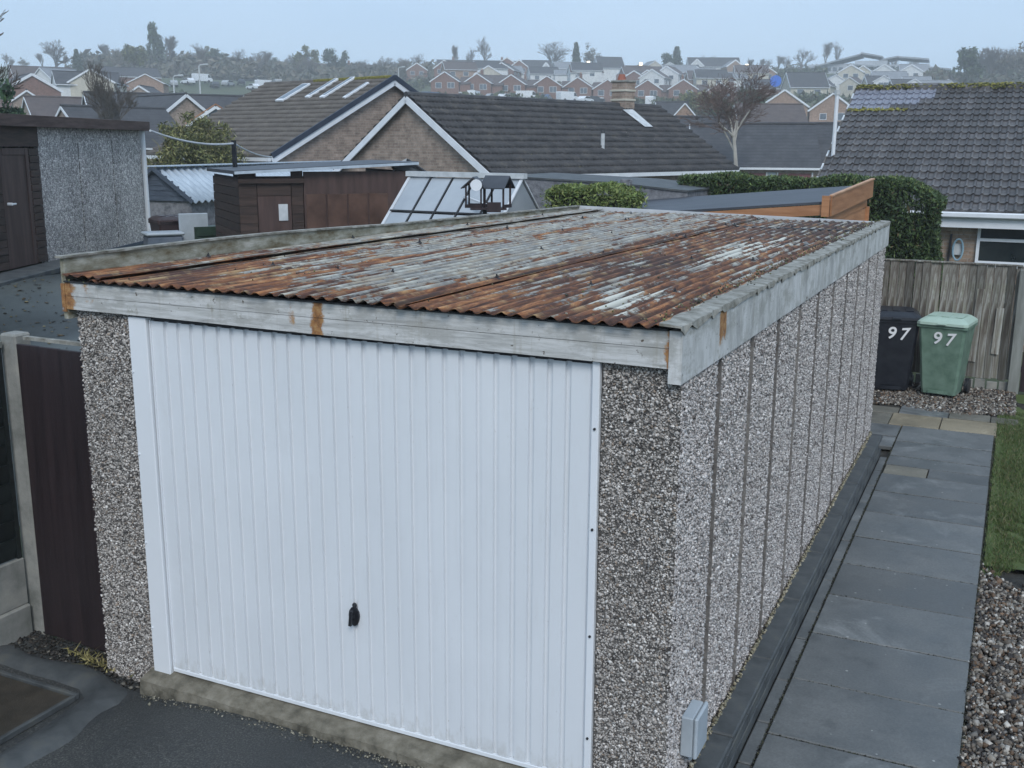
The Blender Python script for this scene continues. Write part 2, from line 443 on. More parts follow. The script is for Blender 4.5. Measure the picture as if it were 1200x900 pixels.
def m_slab(name, a, b, wet=.35, var=.22):
    t = NT(name); v = t.coord(); oi = t.n('ShaderNodeObjectInfo')
    add = t.n('ShaderNodeVectorMath'); add.operation = 'ADD'
    t.l(v, add.inputs[0]); sc = t.n('ShaderNodeVectorMath'); sc.operation = 'SCALE'; sc.inputs['Scale'].default_value = 40
    cx = t.n('ShaderNodeCombineXYZ')
    for i in range(3): t.l(oi.outputs['Random'], cx.inputs[i])
    t.l(cx.outputs[0], sc.inputs[0]); t.l(sc.outputs[0], add.inputs[1]); vv = add.outputs[0]
    n = t.noise(2.3, vv, 7, .62)
    c = t.ramp(n, [(.3, a), (.7, b)])
    st = t.ramp(t.noise(1.2, vv, 5, .7, .8), [(.55, 0.0), (.68, .55)])
    c = t.mix(st, c, tuple(x*1.6+.01 for x in b))
    c = t.mix(1.0, c, t.ramp(t.noise(70, vv, 4, .7), [(.3, .8), (.7, 1.2)]), 'MULTIPLY')
    c = t.mix(t.ramp(t.noise(5, vv, 6, .7), [(.55, 0.0), (.75, .5)]), c, tuple(x*.55 for x in a))
    sp = t.ramp(t.vor(9, vv), [(.06, 1.0), (.085, 0.0)])
    spn = t.math('MULTIPLY', sp, t.ramp(t.noise(2.0, vv, 2), [(.47, 0.0), (.52, .8)]))
    c = t.mix(spn, c, (.38, .38, .36))
    c = t.mix(1.0, c, t.ramp(oi.outputs['Random'], [(0, 1-var), (1, 1+var)]), 'MULTIPLY')
    t.col(c); t.spec(.5)
    t.rough(t.ramp(n, [(.3, wet), (.7, wet+.3)])); t.bump(t.noise(30, vv, 6, .65), .25, .004); return t.m
M_slab = m_slab('blue grey slab', (.072, .078, .079), (.148, .154, .152), .34, .15)
M_slab_tan = m_slab('buff stone slab', (.16, .135, .09), (.265, .225, .155), .5)
M_slab_brown = m_slab('brown grey slab', (.10, .095, .075), (.17, .16, .13), .5)
def m_asphalt():
    t = NT('wet asphalt'); v = t.coord()
    n = t.noise(1.3, v, 6, .6); g = t.noise(95, v, 4, .75)
    c = t.ramp(g, [(.30, (.014, .016, .018)), (.52, (.050, .053, .052)), (.66, (.15, .15, .135))])
    c = t.mix(t.ramp(n, [(.42, 0.0), (.62, .55)]), c, (.026, .030, .033))
    t.col(c); t.rough(t.ramp(n, [(.35, .75), (.65, .4)])); t.spec(.5); t.bump(g, .9, .008); return t.m
M_asphalt = m_asphalt()
M_tarmac_far = mnoise('damp tarmac', (.030, .037, .038), (.058, .068, .068), .8, .45, .4, 60, .005, c3=(.10, .11, .10), lo=.3, hi=.75, stretch=(1, .5, 1))
M_soil = mnoise('wet soil', (.016, .015, .013), (.045, .04, .032), 12, .8, .9, 50, .02)
M_grass_ground = mnoise('grass ground', (.05, .075, .022), (.085, .115, .035), 2.5, .95, .6, 60, .01, c3=(.12, .12, .06), lo=.3, hi=.8)
M_land = mnoise('far land', (.045, .065, .030), (.075, .090, .045), .04, .95, 0, c3=(.09, .085, .06), lo=.3, hi=.75)
M_bark = mnoise('bark', (.055, .045, .038), (.11, .09, .075), 8, .9, .3, 40, .01)
M_bark_red = mnoise('reddish twigs', (.10, .07, .062), (.17, .125, .11), 8, .9, .3, 40, .01)
M_bark_pale = mnoise('pale trunk', (.30, .28, .25), (.42, .40, .36), 8, .9, .3, 40, .01)

def m_brick(name, c1, c2, mortar, sc=1.0):
    t = NT(name)
    # bricks laid on both wall directions: blend of x and y by adding them
    sx = t.n('ShaderNodeSeparateXYZ'); t.l(t.tc.outputs['Object'], sx.inputs[0])
    cx = t.n('ShaderNodeCombineXYZ'); t.l(t.math('ADD', sx.outputs[0], sx.outputs[1]), cx.inputs[0]); t.l(sx.outputs[2], cx.inputs[1])
    b = t.n('ShaderNodeTexBrick'); t.l(cx.outputs[0], b.inputs['Vector'])
    b.inputs['Scale'].default_value = 1; b.inputs['Brick Width'].default_value = .225*sc; b.inputs['Row Height'].default_value = .075*sc
    b.inputs['Mortar Size'].default_value = .007*sc; b.inputs['Mortar Smooth'].default_value = .2
    b.inputs['Color1'].default_value = (*c1, 1); b.inputs['Color2'].default_value = (*c2, 1); b.inputs['Mortar'].default_value = (*mortar, 1)
    v = t.coord()
    c = t.mix(1.0, b.outputs['Color'], t.ramp(t.noise(3.5, v, 6, .7), [(.25, .55), (.75, 1.45)]), 'MULTIPLY')
    c = t.mix(t.ramp(t.noise(22, v, 2, .5), [(.6, 0.0), (.7, .6)]), c, tuple(x*.5 for x in c1))
    t.col(c); t.rough(.9); t.bump(b.outputs['Fac'], -.4, .01); return t.m
M_brick_buff = m_brick('buff brick', (.27, .19, .14), (.36, .27, .205), (.34, .31, .27))
M_brick_grey = m_brick('grey brown brick', (.22, .165, .13), (.33, .255, .205), (.30, .265, .23))
M_brick_red = m_brick('red brick', (.17, .085, .065), (.22, .115, .09), (.2, .16, .13))
M_brick_tan = m_brick('tan brick', (.27, .17, .12), (.33, .215, .155), (.30, .25, .2))
M_render_cream = mnoise('cream render', (.42, .40, .33), (.54, .51, .43), 1, .9, .2, 30, .01)
M_render_white = mnoise('white render', (.55, .57, .58), (.68, .70, .70), 1, .9, .2, 30, .01)

def m_course(name, a, b, period=.33):
    """far tiled roof: courses as fine relief"""
    t = NT(name); v = t.coord()
    sx = t.n('ShaderNodeSeparateXYZ'); t.l(t.tc.outputs['Object'], sx.inputs[0])
    fr = t.math('FRACT', t.math('MULTIPLY', sx.outputs[2], 1/(period*.5)))
    c = t.ramp(t.noise(1.4, v, 7, .7), [(.3, a), (.7, b)])
    c = t.mix(t.ramp(fr, [(0, .8), (.18, 0.0)]), c, tuple(x*.35 for x in a))
    c = t.mix(t.ramp(t.noise(9, v, 3, .6), [(.62, 0.0), (.72, .5)]), c, tuple(x*1.7 for x in b))
    t.col(c); t.rough(.75); t.bump(fr, .6, .03); return t.m
M_far_slate = m_course('far slate roof', (.035, .037, .043), (.075, .076, .082))
M_far_brown = m_course('far brown roof', (.065, .050, .048), (.115, .092, .085))
M_far_grey = m_course('far grey roof', (.17, .185, .205), (.26, .275, .295))

# ---------------------------------------------------------------- lie of the land
CPT = [(-9,6,.95),(-11.5,12,.95),(-5.5,9,.55),(-6,5,.6),(-3,5,.1),(-2,3,-.1),(-3,12,.2),(0,12,-.25),(3,14,-.55),(3,18,-.95),(8,20,-.95),(12,8,-.6),
       (6,-5,-.4),(0,-8,-.4),(-6,-6,.3),(-12,0,1.0),(-3,0,.05),(0,4,-.4),(3,4,-.4),(6,8,-.4),(2,0,-.4),(-.5,8,-.3),(3,9,-.4),(5,3,-.4),(0,-3,-.4),(5,-1,-.4),
       (-11,22,-.2),(-8,33,-.4),(-16,27,0),(2,40,-.9),(-1,30,-.6),(-14,16,.5)]
for D_, row in ((60, (.6,.1,-.3,-.6,-1.0)), (100, (2.6,1.6,.9,.6,0)), (140, (5.6,3.8,2.4,2.2,1.5)), (177, (8.5,6.8,5.4,4.6,4)), (248, (13.5,12.9,12.2,12,11)), (310, (20,19.5,19,19,18)),
                (370, (26.5,26,26,26,23)), (420, (29,28.5,28.5,29.5,26.5)), (500, (29,29,29,30,26)), (640, (20,20,20,20,18)), (900, (12,12,12,12,12))):
    for px_, z_ in zip((-150, 200, 600, 950, 1350), row):
        p_ = at(px_, 170, D_); CPT.append((p_[0], p_[1], z_))
for a_ in range(0, 360, 40):
    for D_ in (60, 200, 700):
        x_, y_ = CAM[0]+D_*math.sin(rad(a_)), CAM[1]+D_*math.cos(rad(a_))
        if 60 < a_ < 300: CPT.append((x_, y_, -.4))
CPT = np.array(CPT)
def G(x, y):
    x = np.atleast_1d(np.asarray(x, float)); y = np.atleast_1d(np.asarray(y, float))
    d2 = (x[:, None]-CPT[None, :, 0])**2+(y[:, None]-CPT[None, :, 1])**2
    Dc = np.hypot(x-CAM[0], y-CAM[1])[:, None]
    w = 1/(d2+.02+(.06*Dc)**2)**1.8
    return (w*CPT[None, :, 2]).sum(1)/w.sum(1)
def g1(x, y): return float(G(x, y)[0])

def build_terrain():
    rad_ = [0.0]; r = 1.0
    while r < 950: rad_.append(r); r *= 1.055; r += .12
    na = 144
    R_ = np.array(rad_[1:]); A_ = np.linspace(0, 2*PI, na, endpoint=False)
    X = CAM[0]+np.outer(R_, np.sin(A_)); Y = CAM[1]+np.outer(R_, np.cos(A_))
    Z = G(X.ravel(), Y.ravel()).reshape(X.shape)
    # below the laid surfaces round the garage the soil stays under them
    loc_ = (X > -1.45) & (X < 7.5) & (Y > -7.5) & (Y < 10.9)
    Z = np.where(loc_, np.minimum(Z, -.42), Z)
    V = np.concatenate([[[CAM[0], CAM[1], -.45]], np.stack([X, Y, Z], -1).reshape(-1, 3)])
    F = []
    nr = len(R_)
    for i in range(nr-1):
        for k in range(na):
            a = 1+i*na+k; b = 1+i*na+(k+1) % na
            F.append((a, b, b+na, a+na))
    for k in range(na): F.append((0, 1+(k+1) % na, 1+k))
    o = mesh_obj('ground', V, F, M_land, smooth=True)
    # face winding up
    if o.data.polygons[10].normal.z < 0: o.data.flip_normals()
    return tag(o, None, None, kind='structure')
build_terrain()

def sheet(name, x0, x1, y0, y1, zf, mat, n=20, kind='structure'):
    xs = np.linspace(x0, x1, n); ys = np.linspace(y0, y1, n)
    X, Y = np.meshgrid(xs, ys); Z = zf(X.ravel(), Y.ravel()) if callable(zf) else np.full(X.size, zf)
    V = np.stack([X.ravel(), Y.ravel(), Z], -1)
    F = [(j*n+i, j*n+i+1, (j+1)*n+i+1, (j+1)*n+i) for j in range(n-1) for i in range(n-1)]
    o = mesh_obj(name, V, F, mat, smooth=True)
    return tag(o, None, None, kind=kind)
sheet('driveway', -1.42, 2.83, -7.4, .18, lambda x, y: -.12+.045*np.clip((x+.25)/.7, 0, 1)-.012*np.clip(-y, 0, 4)+.006*np.sin(x*3+y*2), M_asphalt, 40)
sheet('driveway_of_neighbour', -9.3, -1.62, 1.2, 9.0, lambda x, y: G(x, y)+.05+.03*np.sin(x*.7), M_tarmac_far, 30)
sheet('soil', -.6, 4.35, -6, 10.9, lambda x, y: -.265+0*x, M_soil, 12)
sheet('gravel_bed', 4.012, 7.4, -7.4, 4.25, lambda x, y: -.235+.012*np.sin(x*9+y*7), M_soil, 30)
sheet('lawn', 4.03, 7.4, 4.25, 10.6, lambda x, y: -.215+.01*np.sin(x*5+y*4), M_grass_ground, 24)
sheet('gravel_strip', 2.3, 4.4, 9.0, 10.72, lambda x, y: -.225+.008*np.sin(x*9+y*7), M_soil, 20)

# ---------------------------------------------------------------- loose stones and blades
OCT_V = np.array([(1,0,0),(-1,0,0),(0,1,0),(0,-1,0),(0,0,1),(0,0,-1)], float)
OCT_F = np.array([(0,2,4),(2,1,4),(1,3,4),(3,0,4),(2,0,5),(1,2,5),(3,1,5),(0,3,5)])
CUB_V = np.array([(-1,-1,-1),(1,-1,-1),(1,1,-1),(-1,1,-1),(-1,-1,1),(1,-1,1),(1,1,1),(-1,1,1)], float)*.72
CUB_F = np.array([(0,3,2),(0,2,1),(4,5,6),(4,6,7),(0,1,5),(0,5,4),(1,2,6),(1,6,5),(2,3,7),(2,7,6),(3,0,4),(3,4,7)])
def rand_rot(n):
    q = rng.normal(size=(n, 4)); q /= np.linalg.norm(q, axis=1)[:, None]
    w, x, y, z = q.T
    return np.stack([1-2*(y*y+z*z), 2*(x*y-z*w), 2*(x*z+y*w), 2*(x*y+z*w), 1-2*(x*x+z*z), 2*(y*z-x*w), 2*(x*z-y*w), 2*(y*z+x*w), 1-2*(x*x+y*y)], -1).reshape(n, 3, 3)
def stones(name, P, size, cols, parent=None, squash=None, cube=False, mat=None, elong=(1, .75, .55)):
    n = len(P); BV, BF = (CUB_V, CUB_F) if cube else (OCT_V, OCT_F); k = len(BV)
    s = size*rng.lognormal(0, .28, size=n)
    V = BV[None]*(1+rng.normal(0, .16, size=(n, k, 3)))
    V = V*np.array(elong)[None, None]*s[:, None, None]
    V = np.einsum('nij,nkj->nki', rand_rot(n), V)
    if squash is not None: V = V*np.array(squash)[None, None]
    V = V+P[:, None]
    F = (BF[None]+(np.arange(n)*k)[:, None, None]).reshape(-1, 3)
    C = np.repeat(cols, k, axis=0)
    return mesh_obj(name, V.reshape(-1, 3), F, mat or M_stone, parent, col=C)
def palette(n, pal, w, jit=.15):
    pal = np.array(pal); w = np.array(w, float); w /= w.sum()
    c = pal[rng.choice(len(pal), size=n, p=w)]
    return np.clip(c*(1+rng.normal(0, jit, size=(n, 1))), .005, .9)
GRAV = [(.23,.21,.18),(.13,.11,.09),(.33,.31,.28),(.13,.085,.055),(.045,.04,.038),(.48,.46,.42)]
def gravel(name, x0, x1, y0, y1, z, dens, size, label, keep=None):
    n = int((x1-x0)*(y1-y0)*dens)
    P = np.stack([rng.uniform(x0, x1, n), rng.uniform(y0, y1, n), np.full(n, z)+rng.uniform(0, .02, n)], -1)
    if keep is not None: P = P[keep(P[:, 0], P[:, 1])]
    o = stones(name, P, size, palette(len(P), GRAV, [3, 3, 1.6, 2, 3.2, .5], .25), cube=True)
    return tag(o, label, 'gravel', kind='stuff')
gravel('gravel', 4.01, 5.0, -1.6, 4.3, -.225, 3800, .0145, 'wet brown and grey gravel beside the slab path', keep=lambda x, y: y < 4.05+.25*np.sin(x*7)+rng.uniform(-.2, .2, len(x)))
gravel('gravel', 5.0, 7.3, -3, 4.2, -.222, 1500, .017, 'loose gravel spreading farther right of the slab path')
gravel('gravel', 2.35, 4.2, 9.12, 10.7, -.215, 2400, .016, 'pale grey gravel round the two wheelie bins', keep=lambda x, y: (y > 9.2+.14*np.sin(x*5)+rng.uniform(-.08, .08, len(x))))

def blades(name, P, h, w, cols, parent=None, lean=.5, mat=None):
    n = len(P)
    a = rng.uniform(0, 2*PI, n); dx = np.stack([np.cos(a), np.sin(a), np.zeros(n)], -1)
    hh = h*rng.lognormal(0, .3, n); ww = w*rng.lognormal(0, .2, n)
    ln = rng.normal(0, lean, size=(n, 2))*hh[:, None]
    top = P+np.concatenate([ln, hh[:, None]], 1)
    V = np.stack([P-dx*ww[:, None], P+dx*ww[:, None], top], 1)
    F = np.arange(n*3).reshape(n, 3)
    return mesh_obj(name, V.reshape(-1, 3), F, mat or M_leaf, parent, col=np.repeat(cols, 3, axis=0))
n_ = 60000
P_ = np.stack([4.02+rng.power(1, n_)*2.2*rng.uniform(.1, 1, n_), rng.uniform(4.0, 9.5, n_), np.full(n_, -.218)], -1)
patch = np.sin(P_[:, 0]*8+2*np.sin(P_[:, 1]*2))*np.sin(P_[:, 1]*3.1+1)+.5*np.sin(P_[:, 0]*23+P_[:, 1]*19)
P_ = P_[(patch > -.9) & ((P_[:, 0] > 4.10) | (rng.uniform(size=n_) < .35)) & (P_[:, 1] > 4.15+.2*np.sin(P_[:, 0]*9))]
tag(blades('grass', P_, .030, .0032, palette(len(P_), [(.06,.105,.028),(.085,.13,.038),(.13,.145,.06),(.19,.165,.09)], [4, 4, 2.4, 1.6], .2)), 'patchy short lawn grass along the slab path', 'grass', kind='stuff')

n_ = 1500
P_ = np.stack([rng.uniform(-9, -2, n_), rng.uniform(1.5, 8.5, n_), np.zeros(n_)], -1); P_[:, 2] = G(P_[:, 0], P_[:, 1])+.06+.03*np.sin(P_[:, 0]*.7)
tag(stones('leaf_litter', P_, .020, palette(n_, [(.16,.13,.06),(.09,.07,.04),(.22,.20,.12),(.03,.03,.025)], [2, 3, 1, 3]), squash=(1.3, 1.3, .3)), 'scattered damp leaves and grit on the neighbouring dark driveway', 'leaves', kind='stuff')

# ---------------------------------------------------------------- the slab path
path = mesh_obj('path', *(lambda m: (m.v, m.f))(MB().box(3.05, 4.01, -1.6, 8.95, -.262, -.235)), M_soil)
tag(path, None, None, kind='structure')
def slab(x0, x1, y0, y1, z, mat, parent=path, name='paving_slab'):
    m = MB(); g = .005
    t1, t2 = random.uniform(-.002, .002), random.uniform(-.003, .003)
    m.box(-(x1-x0)/2+g, (x1-x0)/2-g, -(y1-y0)/2+g, (y1-y0)/2-g, -.045, 0, b=.006)
    return m.build(name, mat, parent, ((x0+x1)/2, (y0+y1)/2, z+random.uniform(-.002, .002)), (t1, t2, random.uniform(-.004, .004)))
js = [8.27, 7.58, 6.97, 6.62, 6.30, 5.72, 5.09, 4.42, 3.79, 3.16, 2.49, 1.82, 1.15, .48, -.2, -.88, -1.55]
for a, b in zip(js[:-1], js[1:]):
    if a == 6.62: slab(3.06, 3.46, b, a, -.2, M_slab_brown); slab(3.46, 4.008, b, a, -.2, M_slab)
    else: slab(3.053, 4.008, b, a, -.2, M_slab)
for (x0, x1, y0, y1, m_) in ((2.60,2.90,8.27,8.80,M_slab_brown),(2.90,3.44,8.27,8.85,M_slab_tan),(3.44,4.03,8.27,8.86,M_slab_tan),
                             (2.5,2.95,8.82,9.15,M_slab_brown),(2.95,3.50,8.87,9.32,M_slab),(3.50,3.95,8.88,9.2,M_slab_brown),(3.95,4.25,8.88,9.15,M_slab_brown),(2.55,3.05,7.75,8.25,M_slab),(2.6,3.05,7.3,7.73,M_slab)):
    slab(x0, x1, y0, y1, -.2, m_)
y_ = 6.9
while y_ > -1.5:
    L_ = random.choice((.44, .6, .52)); slab(2.970, 3.050, y_-L_, y_, -.208, M_slab); y_ -= L_

n_ = 5200
P_ = np.stack([rng.uniform(3.06, 4.0, n_), np.array(js)[rng.integers(0, len(js), n_)]+rng.normal(0, .0035, n_), np.full(n_, -.204)], -1)
P_[:1500, 0] = 3.053+rng.normal(0, .004, 1500); P_[:1500, 1] = rng.uniform(-1.5, 8.2, 1500)
P_[1500:2900, 0] = 4.010+rng.normal(0, .006, 1400); P_[1500:2900, 1] = rng.uniform(-1.5, 8.8, 1400)
o = stones('joint_moss', P_-np.array([0, 0, 0]), .0050, palette(n_, [(.03,.035,.022),(.06,.065,.035),(.10,.095,.07),(.02,.02,.018)], [3, 2, 1, 3]), path); o['kind'] = 'stuff'

# low kerb wall along the garage side
kerb = thing('kerb_wall', 'low dark coped kerb wall along the long side of the garage', 'low wall', (2.91, 3, -.3))
y_ = 7.0; k = 0
while y_ > -1.6:
    L_ = .9
    m = MB(); m.box(-.062, .062, 0, L_-.008, -.045, 0, b=.008)
    m.build('coping_stone', M_conc_dark, kerb, (2.912-2.91+.0, y_-L_-3, .3+.0+random.uniform(-.002, .002)))
    y_ -= L_
for r_ in range(2):
    y_ = 7.0-(.22 if r_ else 0)
    while y_ > -1.6:
        L_ = .44; m = MB(); m.box(-.05, .058, 0, L_-.006, 0, .076, b=.004)
        m.build('wall_block', M_conc_dark, kerb, (.0, y_-L_-3, .10+r_*.079-.02)); y_ -= L_
m = MB(); m.box(-.04, .04, -4.5, 3.98, .03, .25); m.build('mortar_core', M_conc_dark, kerb)
n_ = 900
P_ = np.stack([2.852-2.91+rng.uniform(-.004, .014, n_), rng.uniform(-4, 4, n_), .303+rng.uniform(-.004, .006, n_)], -1)
o = stones('mortar_fillet', P_, .011, palette(n_, [(.25,.22,.15),(.36,.33,.25),(.17,.16,.11)], [1, 1, 1]), kerb); o['kind'] = 'stuff'

# ---------------------------------------------------------------- the garage
W = 2.476; XL = -.50; XR = 2.830; YB = 7.27
gar = thing('concrete_garage', 'pebble dashed concrete garage with white ribbed door and rusty corrugated roof', 'garage', (1.17, 3.6, -.12))
GO = Vector((1.17, 3.6, -.12))
def gl(x, y, z): return (x-GO.x, y-GO.y, z-GO.z)
GM = Matrix.Translation(-GO)
class GB(MB):
    def build(s, name, mat, parent=gar, **kw):
        s.v = [(x-GO.x, y-GO.y, z-GO.z) for x, y, z in s.v]
        return MB.build(s, name, mat, parent, **kw)
def gpts(P): return P-np.array(GO)

# front pillars
m = GB(); m.box(XL, -.125, 0, .09, -.14, 2.03, b=.006); m.build('front_panel', M_mortar_dark)
m = GB(); m.box(W+.012, XR-.0, 0, .09, -.14, 2.03, b=.006); m.build('front_panel', M_mortar_dark)
M_joint = mnoise('stained panel joint', (.10, .093, .088), (.20, .19, .18), 30, .95, .5, 60)
M_joint2 = mnoise('pale panel joint', (.13, .12, .115), (.25, .24, .225), 30, .95, .5, 60)
def prof(s):
    """depth of a ribbed side panel across its width: each panel dips before its far edge and has a shallow step in the middle"""
    return -.022*np.clip((s-.54)/.11, 0, 1)+0*s
ns = 11; pw = (YB-0)/ns
for i in range(ns):
    ss = [0, .2, .4, .54, .60, .65, .66]
    V = []; F = []
    for s in ss:
        x = XR+float(prof(s)); y = i*pw+s/.66*(pw-.004)+.002
        V += [gl(x, y, -.14), gl(x, y, 1.99)]
    n = len(ss)
    V += [gl(XR-.08, i*pw+.002, -.14), gl(XR-.08, i*pw+.002, 1.99), gl(XR-.08, (i+1)*pw-.002, -.14), gl(XR-.08, (i+1)*pw-.002, 1.99)]
    for j in range(n-1): F.append((2*j, 2*j+2, 2*j+3, 2*j+1))
    F.append((2*n, 0, 1, 2*n+1)); F.append((2*n-2, 2*n+2, 2*n+3, 2*n-1)); F.append((2*n+2, 2*n, 2*n+1, 2*n+3))
    if i == 0: F = F[:-3]+F[-2:]
    o = mesh_obj('side_panel', V, F, M_mortar, gar)
    o.data.materials.append(M_joint if i % 2 else M_joint2)
    if i: o.data.polygons[n-1].material_index = 1
for i in range(ns):
    m = GB(); m.box(XL, XL+.06, i*pw+.09*(i == 0)+.003, (i+1)*pw-.004, -.14, 2.0, b=.006); m.build('side_panel', M_pebble_far)
m = GB(); m.box(XL+.062, XR-.082, YB-.06, YB, -.14, 2.0); m.build('rear_panel', M_pebble_far)
m = GB(); m.box(-.13, W+.02, .1, .16, 1.93, 2.1); m.build('lintel', M_dark_metal)
# dash chips thrown on the panels
def chips(n, fx, dens_col, name, size):
    P, c = fx(n), dens_col(n)
    o = stones(name, gpts(P), size, c, gar); o['kind'] = 'stuff'; return o
def frontcols(n): return palette(n, [(.52,.49,.46),(.38,.355,.33),(.25,.23,.21),(.09,.082,.078),(.64,.62,.59),(.31,.25,.20)], [3.6, 3.4, 2.4, 1.7, .9, .6], .15)
def sidecols(n): return palette(n, [(.56,.53,.515),(.43,.405,.39),(.30,.275,.265),(.13,.115,.11),(.68,.66,.64)], [4, 4, 2, 1.3, 1.2], .1)
chips(17000, lambda n: np.stack([rng.uniform(W+.018, XR+.002, n), rng.uniform(-.004, .003, n), rng.uniform(-.13, 2.00, n)], -1), frontcols, 'dash_stones', .0074)
chips(17000, lambda n: np.stack([rng.uniform(XL, -.128, n), rng.uniform(-.004, .003, n), rng.uniform(-.13, 2.00, n)], -1), frontcols, 'dash_stones', .0074)
def side_pts(n):
    y = YB*rng.uniform(0, 1, n)**1.25; s = np.mod(y, pw)/pw*.66
    s = np.where(s < .010, s+.012, s); y = np.floor(y/pw)*pw+s/.66*pw
    return np.stack([XR+prof(s)+rng.uniform(-.003, .003, n), y, rng.uniform(-.02, 1.96, n)], -1)
chips(92000, side_pts, sidecols, 'dash_stones', .0084)

# door frame, door, handle
m = GB(); m.box(-.124, -.004, -.022, .06, -.085, 1.99, b=.004); m.build('door_jamb', M_door)
m = GB(); m.box(W-.024, W+.010, -.022, .06, -.085, 1.99, b=.004); m.build('door_jamb', M_door)
for xx in (-.112, W-.006):
    for zz in (.25, .75, 1.25, 1.7):
        m = GB(); m.tube([(xx, -.028, zz), (xx, -.02, zz)], .006, 8); m.build('screw', M_dark_metal if xx > 0 else M_white)
def door_profile():
    pts = [(.008, .004), (.030, .004), (.034, 0)]
    x = .034; p = .0858
    while x+p < W-.05:
        pts += [(x+.0575, 0), (x+.0600, .016), (x+.0825, .016), (x+.0858, 0)]
        x += p
    pts += [(W-.040, 0), (W-.036, .004), (W-.028, .004)]
    return pts
dp = door_profile()
V = []; F = []
for x, y in dp:
    V += [gl(x, y, .028), gl(x, y, 1.975), gl(x, y+.012, .028)]
for j in range(len(dp)-1):
    F.append((3*j, 3*j+3, 3*j+4, 3*j+1)); F.append((3*j+2, 3*j+5, 3*j+3, 3*j))
door = mesh_obj('door', V, F, M_doorp, gar)
m = GB(); m.box(-.003, W-.026, .02, .05, 0, 1.99); m.build('door_back', M_door_line)
m = GB(); m.box(.004, W-.028, -.006, .035, .004, .026, b=.002); m.build('bottom_rail', M_door, door)
m = GB(); m.box(.004, .010, -.004, .02, .004, 1.98); m.build('edge_strip', M_door, door)
def hit(px, py, ax, val):
    v = CR*((px-600)/FPX)+CD*((py-450)/FPX)+CF
    return CAM+v*(val-CAM[ax])/v[ax]
hp = hit(416, 722, 1, 0.0)
hx, hz = hp[0], hp[2]
m = GB()
prf = [(0, .052), (.017, .046), (.030, .028), (.034, .004), (.028, -.022), (.016, -.042), (0, -.050)]
poly = [(hx+a*.9, hz+b) for a, b in prf]+[(hx-a*.9, hz+b) for a, b in prf[-2:0:-1]]
m.prism(poly, -.010, 0); hd = m.build('handle_plate', M_black)
m = GB(); m.tube([(hx, -.008, hz), (hx, -.035, hz)], .011, 10); m.beam((hx-.004, -.038, hz-.036), (hx+.006, -.038, hz+.045), .016, .014); m.build('handle', M_black, hd)
m = GB(); m.tube([(hx+.004, -.011, hz+.062), (hx+.004, -.003, hz+.062)], .012, 12); m.build('lock', M_dark_metal, hd)

# doorstep: rough concrete strip
nx = 90; V = []; F = []
for i in range(nx):
    x = -.15+i*(W+.22)/(nx-1)
    w1 = .105+.006*math.sin(i*.35)+random.uniform(-.005, .005)
    for (y, z) in ((.03, .0), (-.028, -.012), (-.07, -.022+random.uniform(-.003, .003)), (-w1, -.036+random.uniform(-.003, .003)), (-w1-.012, -.135)):
        V.append(gl(x, y, z))
for i in range(nx-1):
    for j in range(4): F.append((i*5+j, i*5+j+1, (i+1)*5+j+1, (i+1)*5+j))
mesh_obj('doorstep', V, F, mnoise('crumbling concrete', (.07, .064, .048), (.17, .155, .12), 9, .9, .9, 60, .008, c3=(.27, .25, .205), lo=.3, hi=.72), gar)
n_ = 700
P_ = np.stack([rng.uniform(-.14, W, n_), -.13+rng.normal(0, .022, n_), -.12+.045*0+rng.uniform(-.004, .006, n_)], -1)
P_[:, 2] += .045*np.clip((P_[:, 0]+.25)/.7, 0, 1)
o = stones('loose_grit', gpts(P_), .007, palette(n_, [(.3,.28,.22),(.18,.17,.13),(.06,.06,.05)], [1, 1, 1]), gar); o['kind'] = 'stuff'

# fascia boards with their rust stains as an attribute
def board(name, mat, x0, x1, y0, y1, z0f, z1f, rustf, along='x', n=60, parent=gar):
    V = []; F = []; R_ = []
    for i in range(n):
        t = i/(n-1)
        if along == 'x': x = x0+(x1-x0)*t; za, zb = z0f(t), z1f(t); ring = [(x, y0, za), (x, y0, (za+zb)/2), (x, y0, zb), (x, y1, zb), (x, y1, za)]
        else: y = y0+(y1-y0)*t; za, zb = z0f(t), z1f(t); ring = [(x1, y, za), (x1, y, (za+zb)/2), (x1, y, zb), (x0, y, zb), (x0, y, za)]
        for q in ring: V.append(gl(*q)); R_.append(rustf(*q))
    for i in range(n-1):
        for k in range(5): F.append((i*5+k, i*5+(k+1) % 5, (i+1)*5+(k+1) % 5, (i+1)*5+k))
    F.append((4, 3, 2, 1, 0)); F.append(tuple((n-1)*5+k for k in range(5)))
    o = mesh_obj(name, V, F, mat, parent, attrs={'rust': R_})
    import bmesh
    bm = bmesh.new(); bm.from_mesh(o.data); bmesh.ops.recalc_face_normals(bm, faces=bm.faces); bm.to_mesh(o.data); bm.free()
    return o
xr1 = hit(372, 378, 1, -.04)[0]
def frust(x, y, z):
    g = lambda c, w: math.exp(-((x-c)/w)**2)
    r = .02+.62*g(-.55, .10)+.34*g(-.36, .10)+.62*g(xr1, .055)+.42*g(xr1-.15, .05)+.60*g(2.80, .045)
    r += .25*g(.9, .12)*(z < 1.99)+.15*g(1.5, .1)*(z < 1.95)
    return r
zl = lambda t: 1.930+.003*math.sin(t*9)
board('fascia_board', M_fascia, -.532, 2.785, -.042, -.004, lambda t: 2.004-.012*t+.002*math.sin(t*9), lambda t: 2.074, frust, n=160)
board('fascia_board', M_fascia, -.532, 2.785, -.042, -.004, lambda t: 2.0765, lambda t: 2.146, frust, n=160)
m = GB(); m.box(-.53, 2.78, -.050, .03, 2.149, 2.156); m.build('drip_angle', M_dark_metal)
m = GB(); m.box(-.11, 2.46, .012, 0.04, 1.992, 2.10); m.build('wall_plate', M_dark_metal)
dz = lambda y: -.037*(y/7.27)
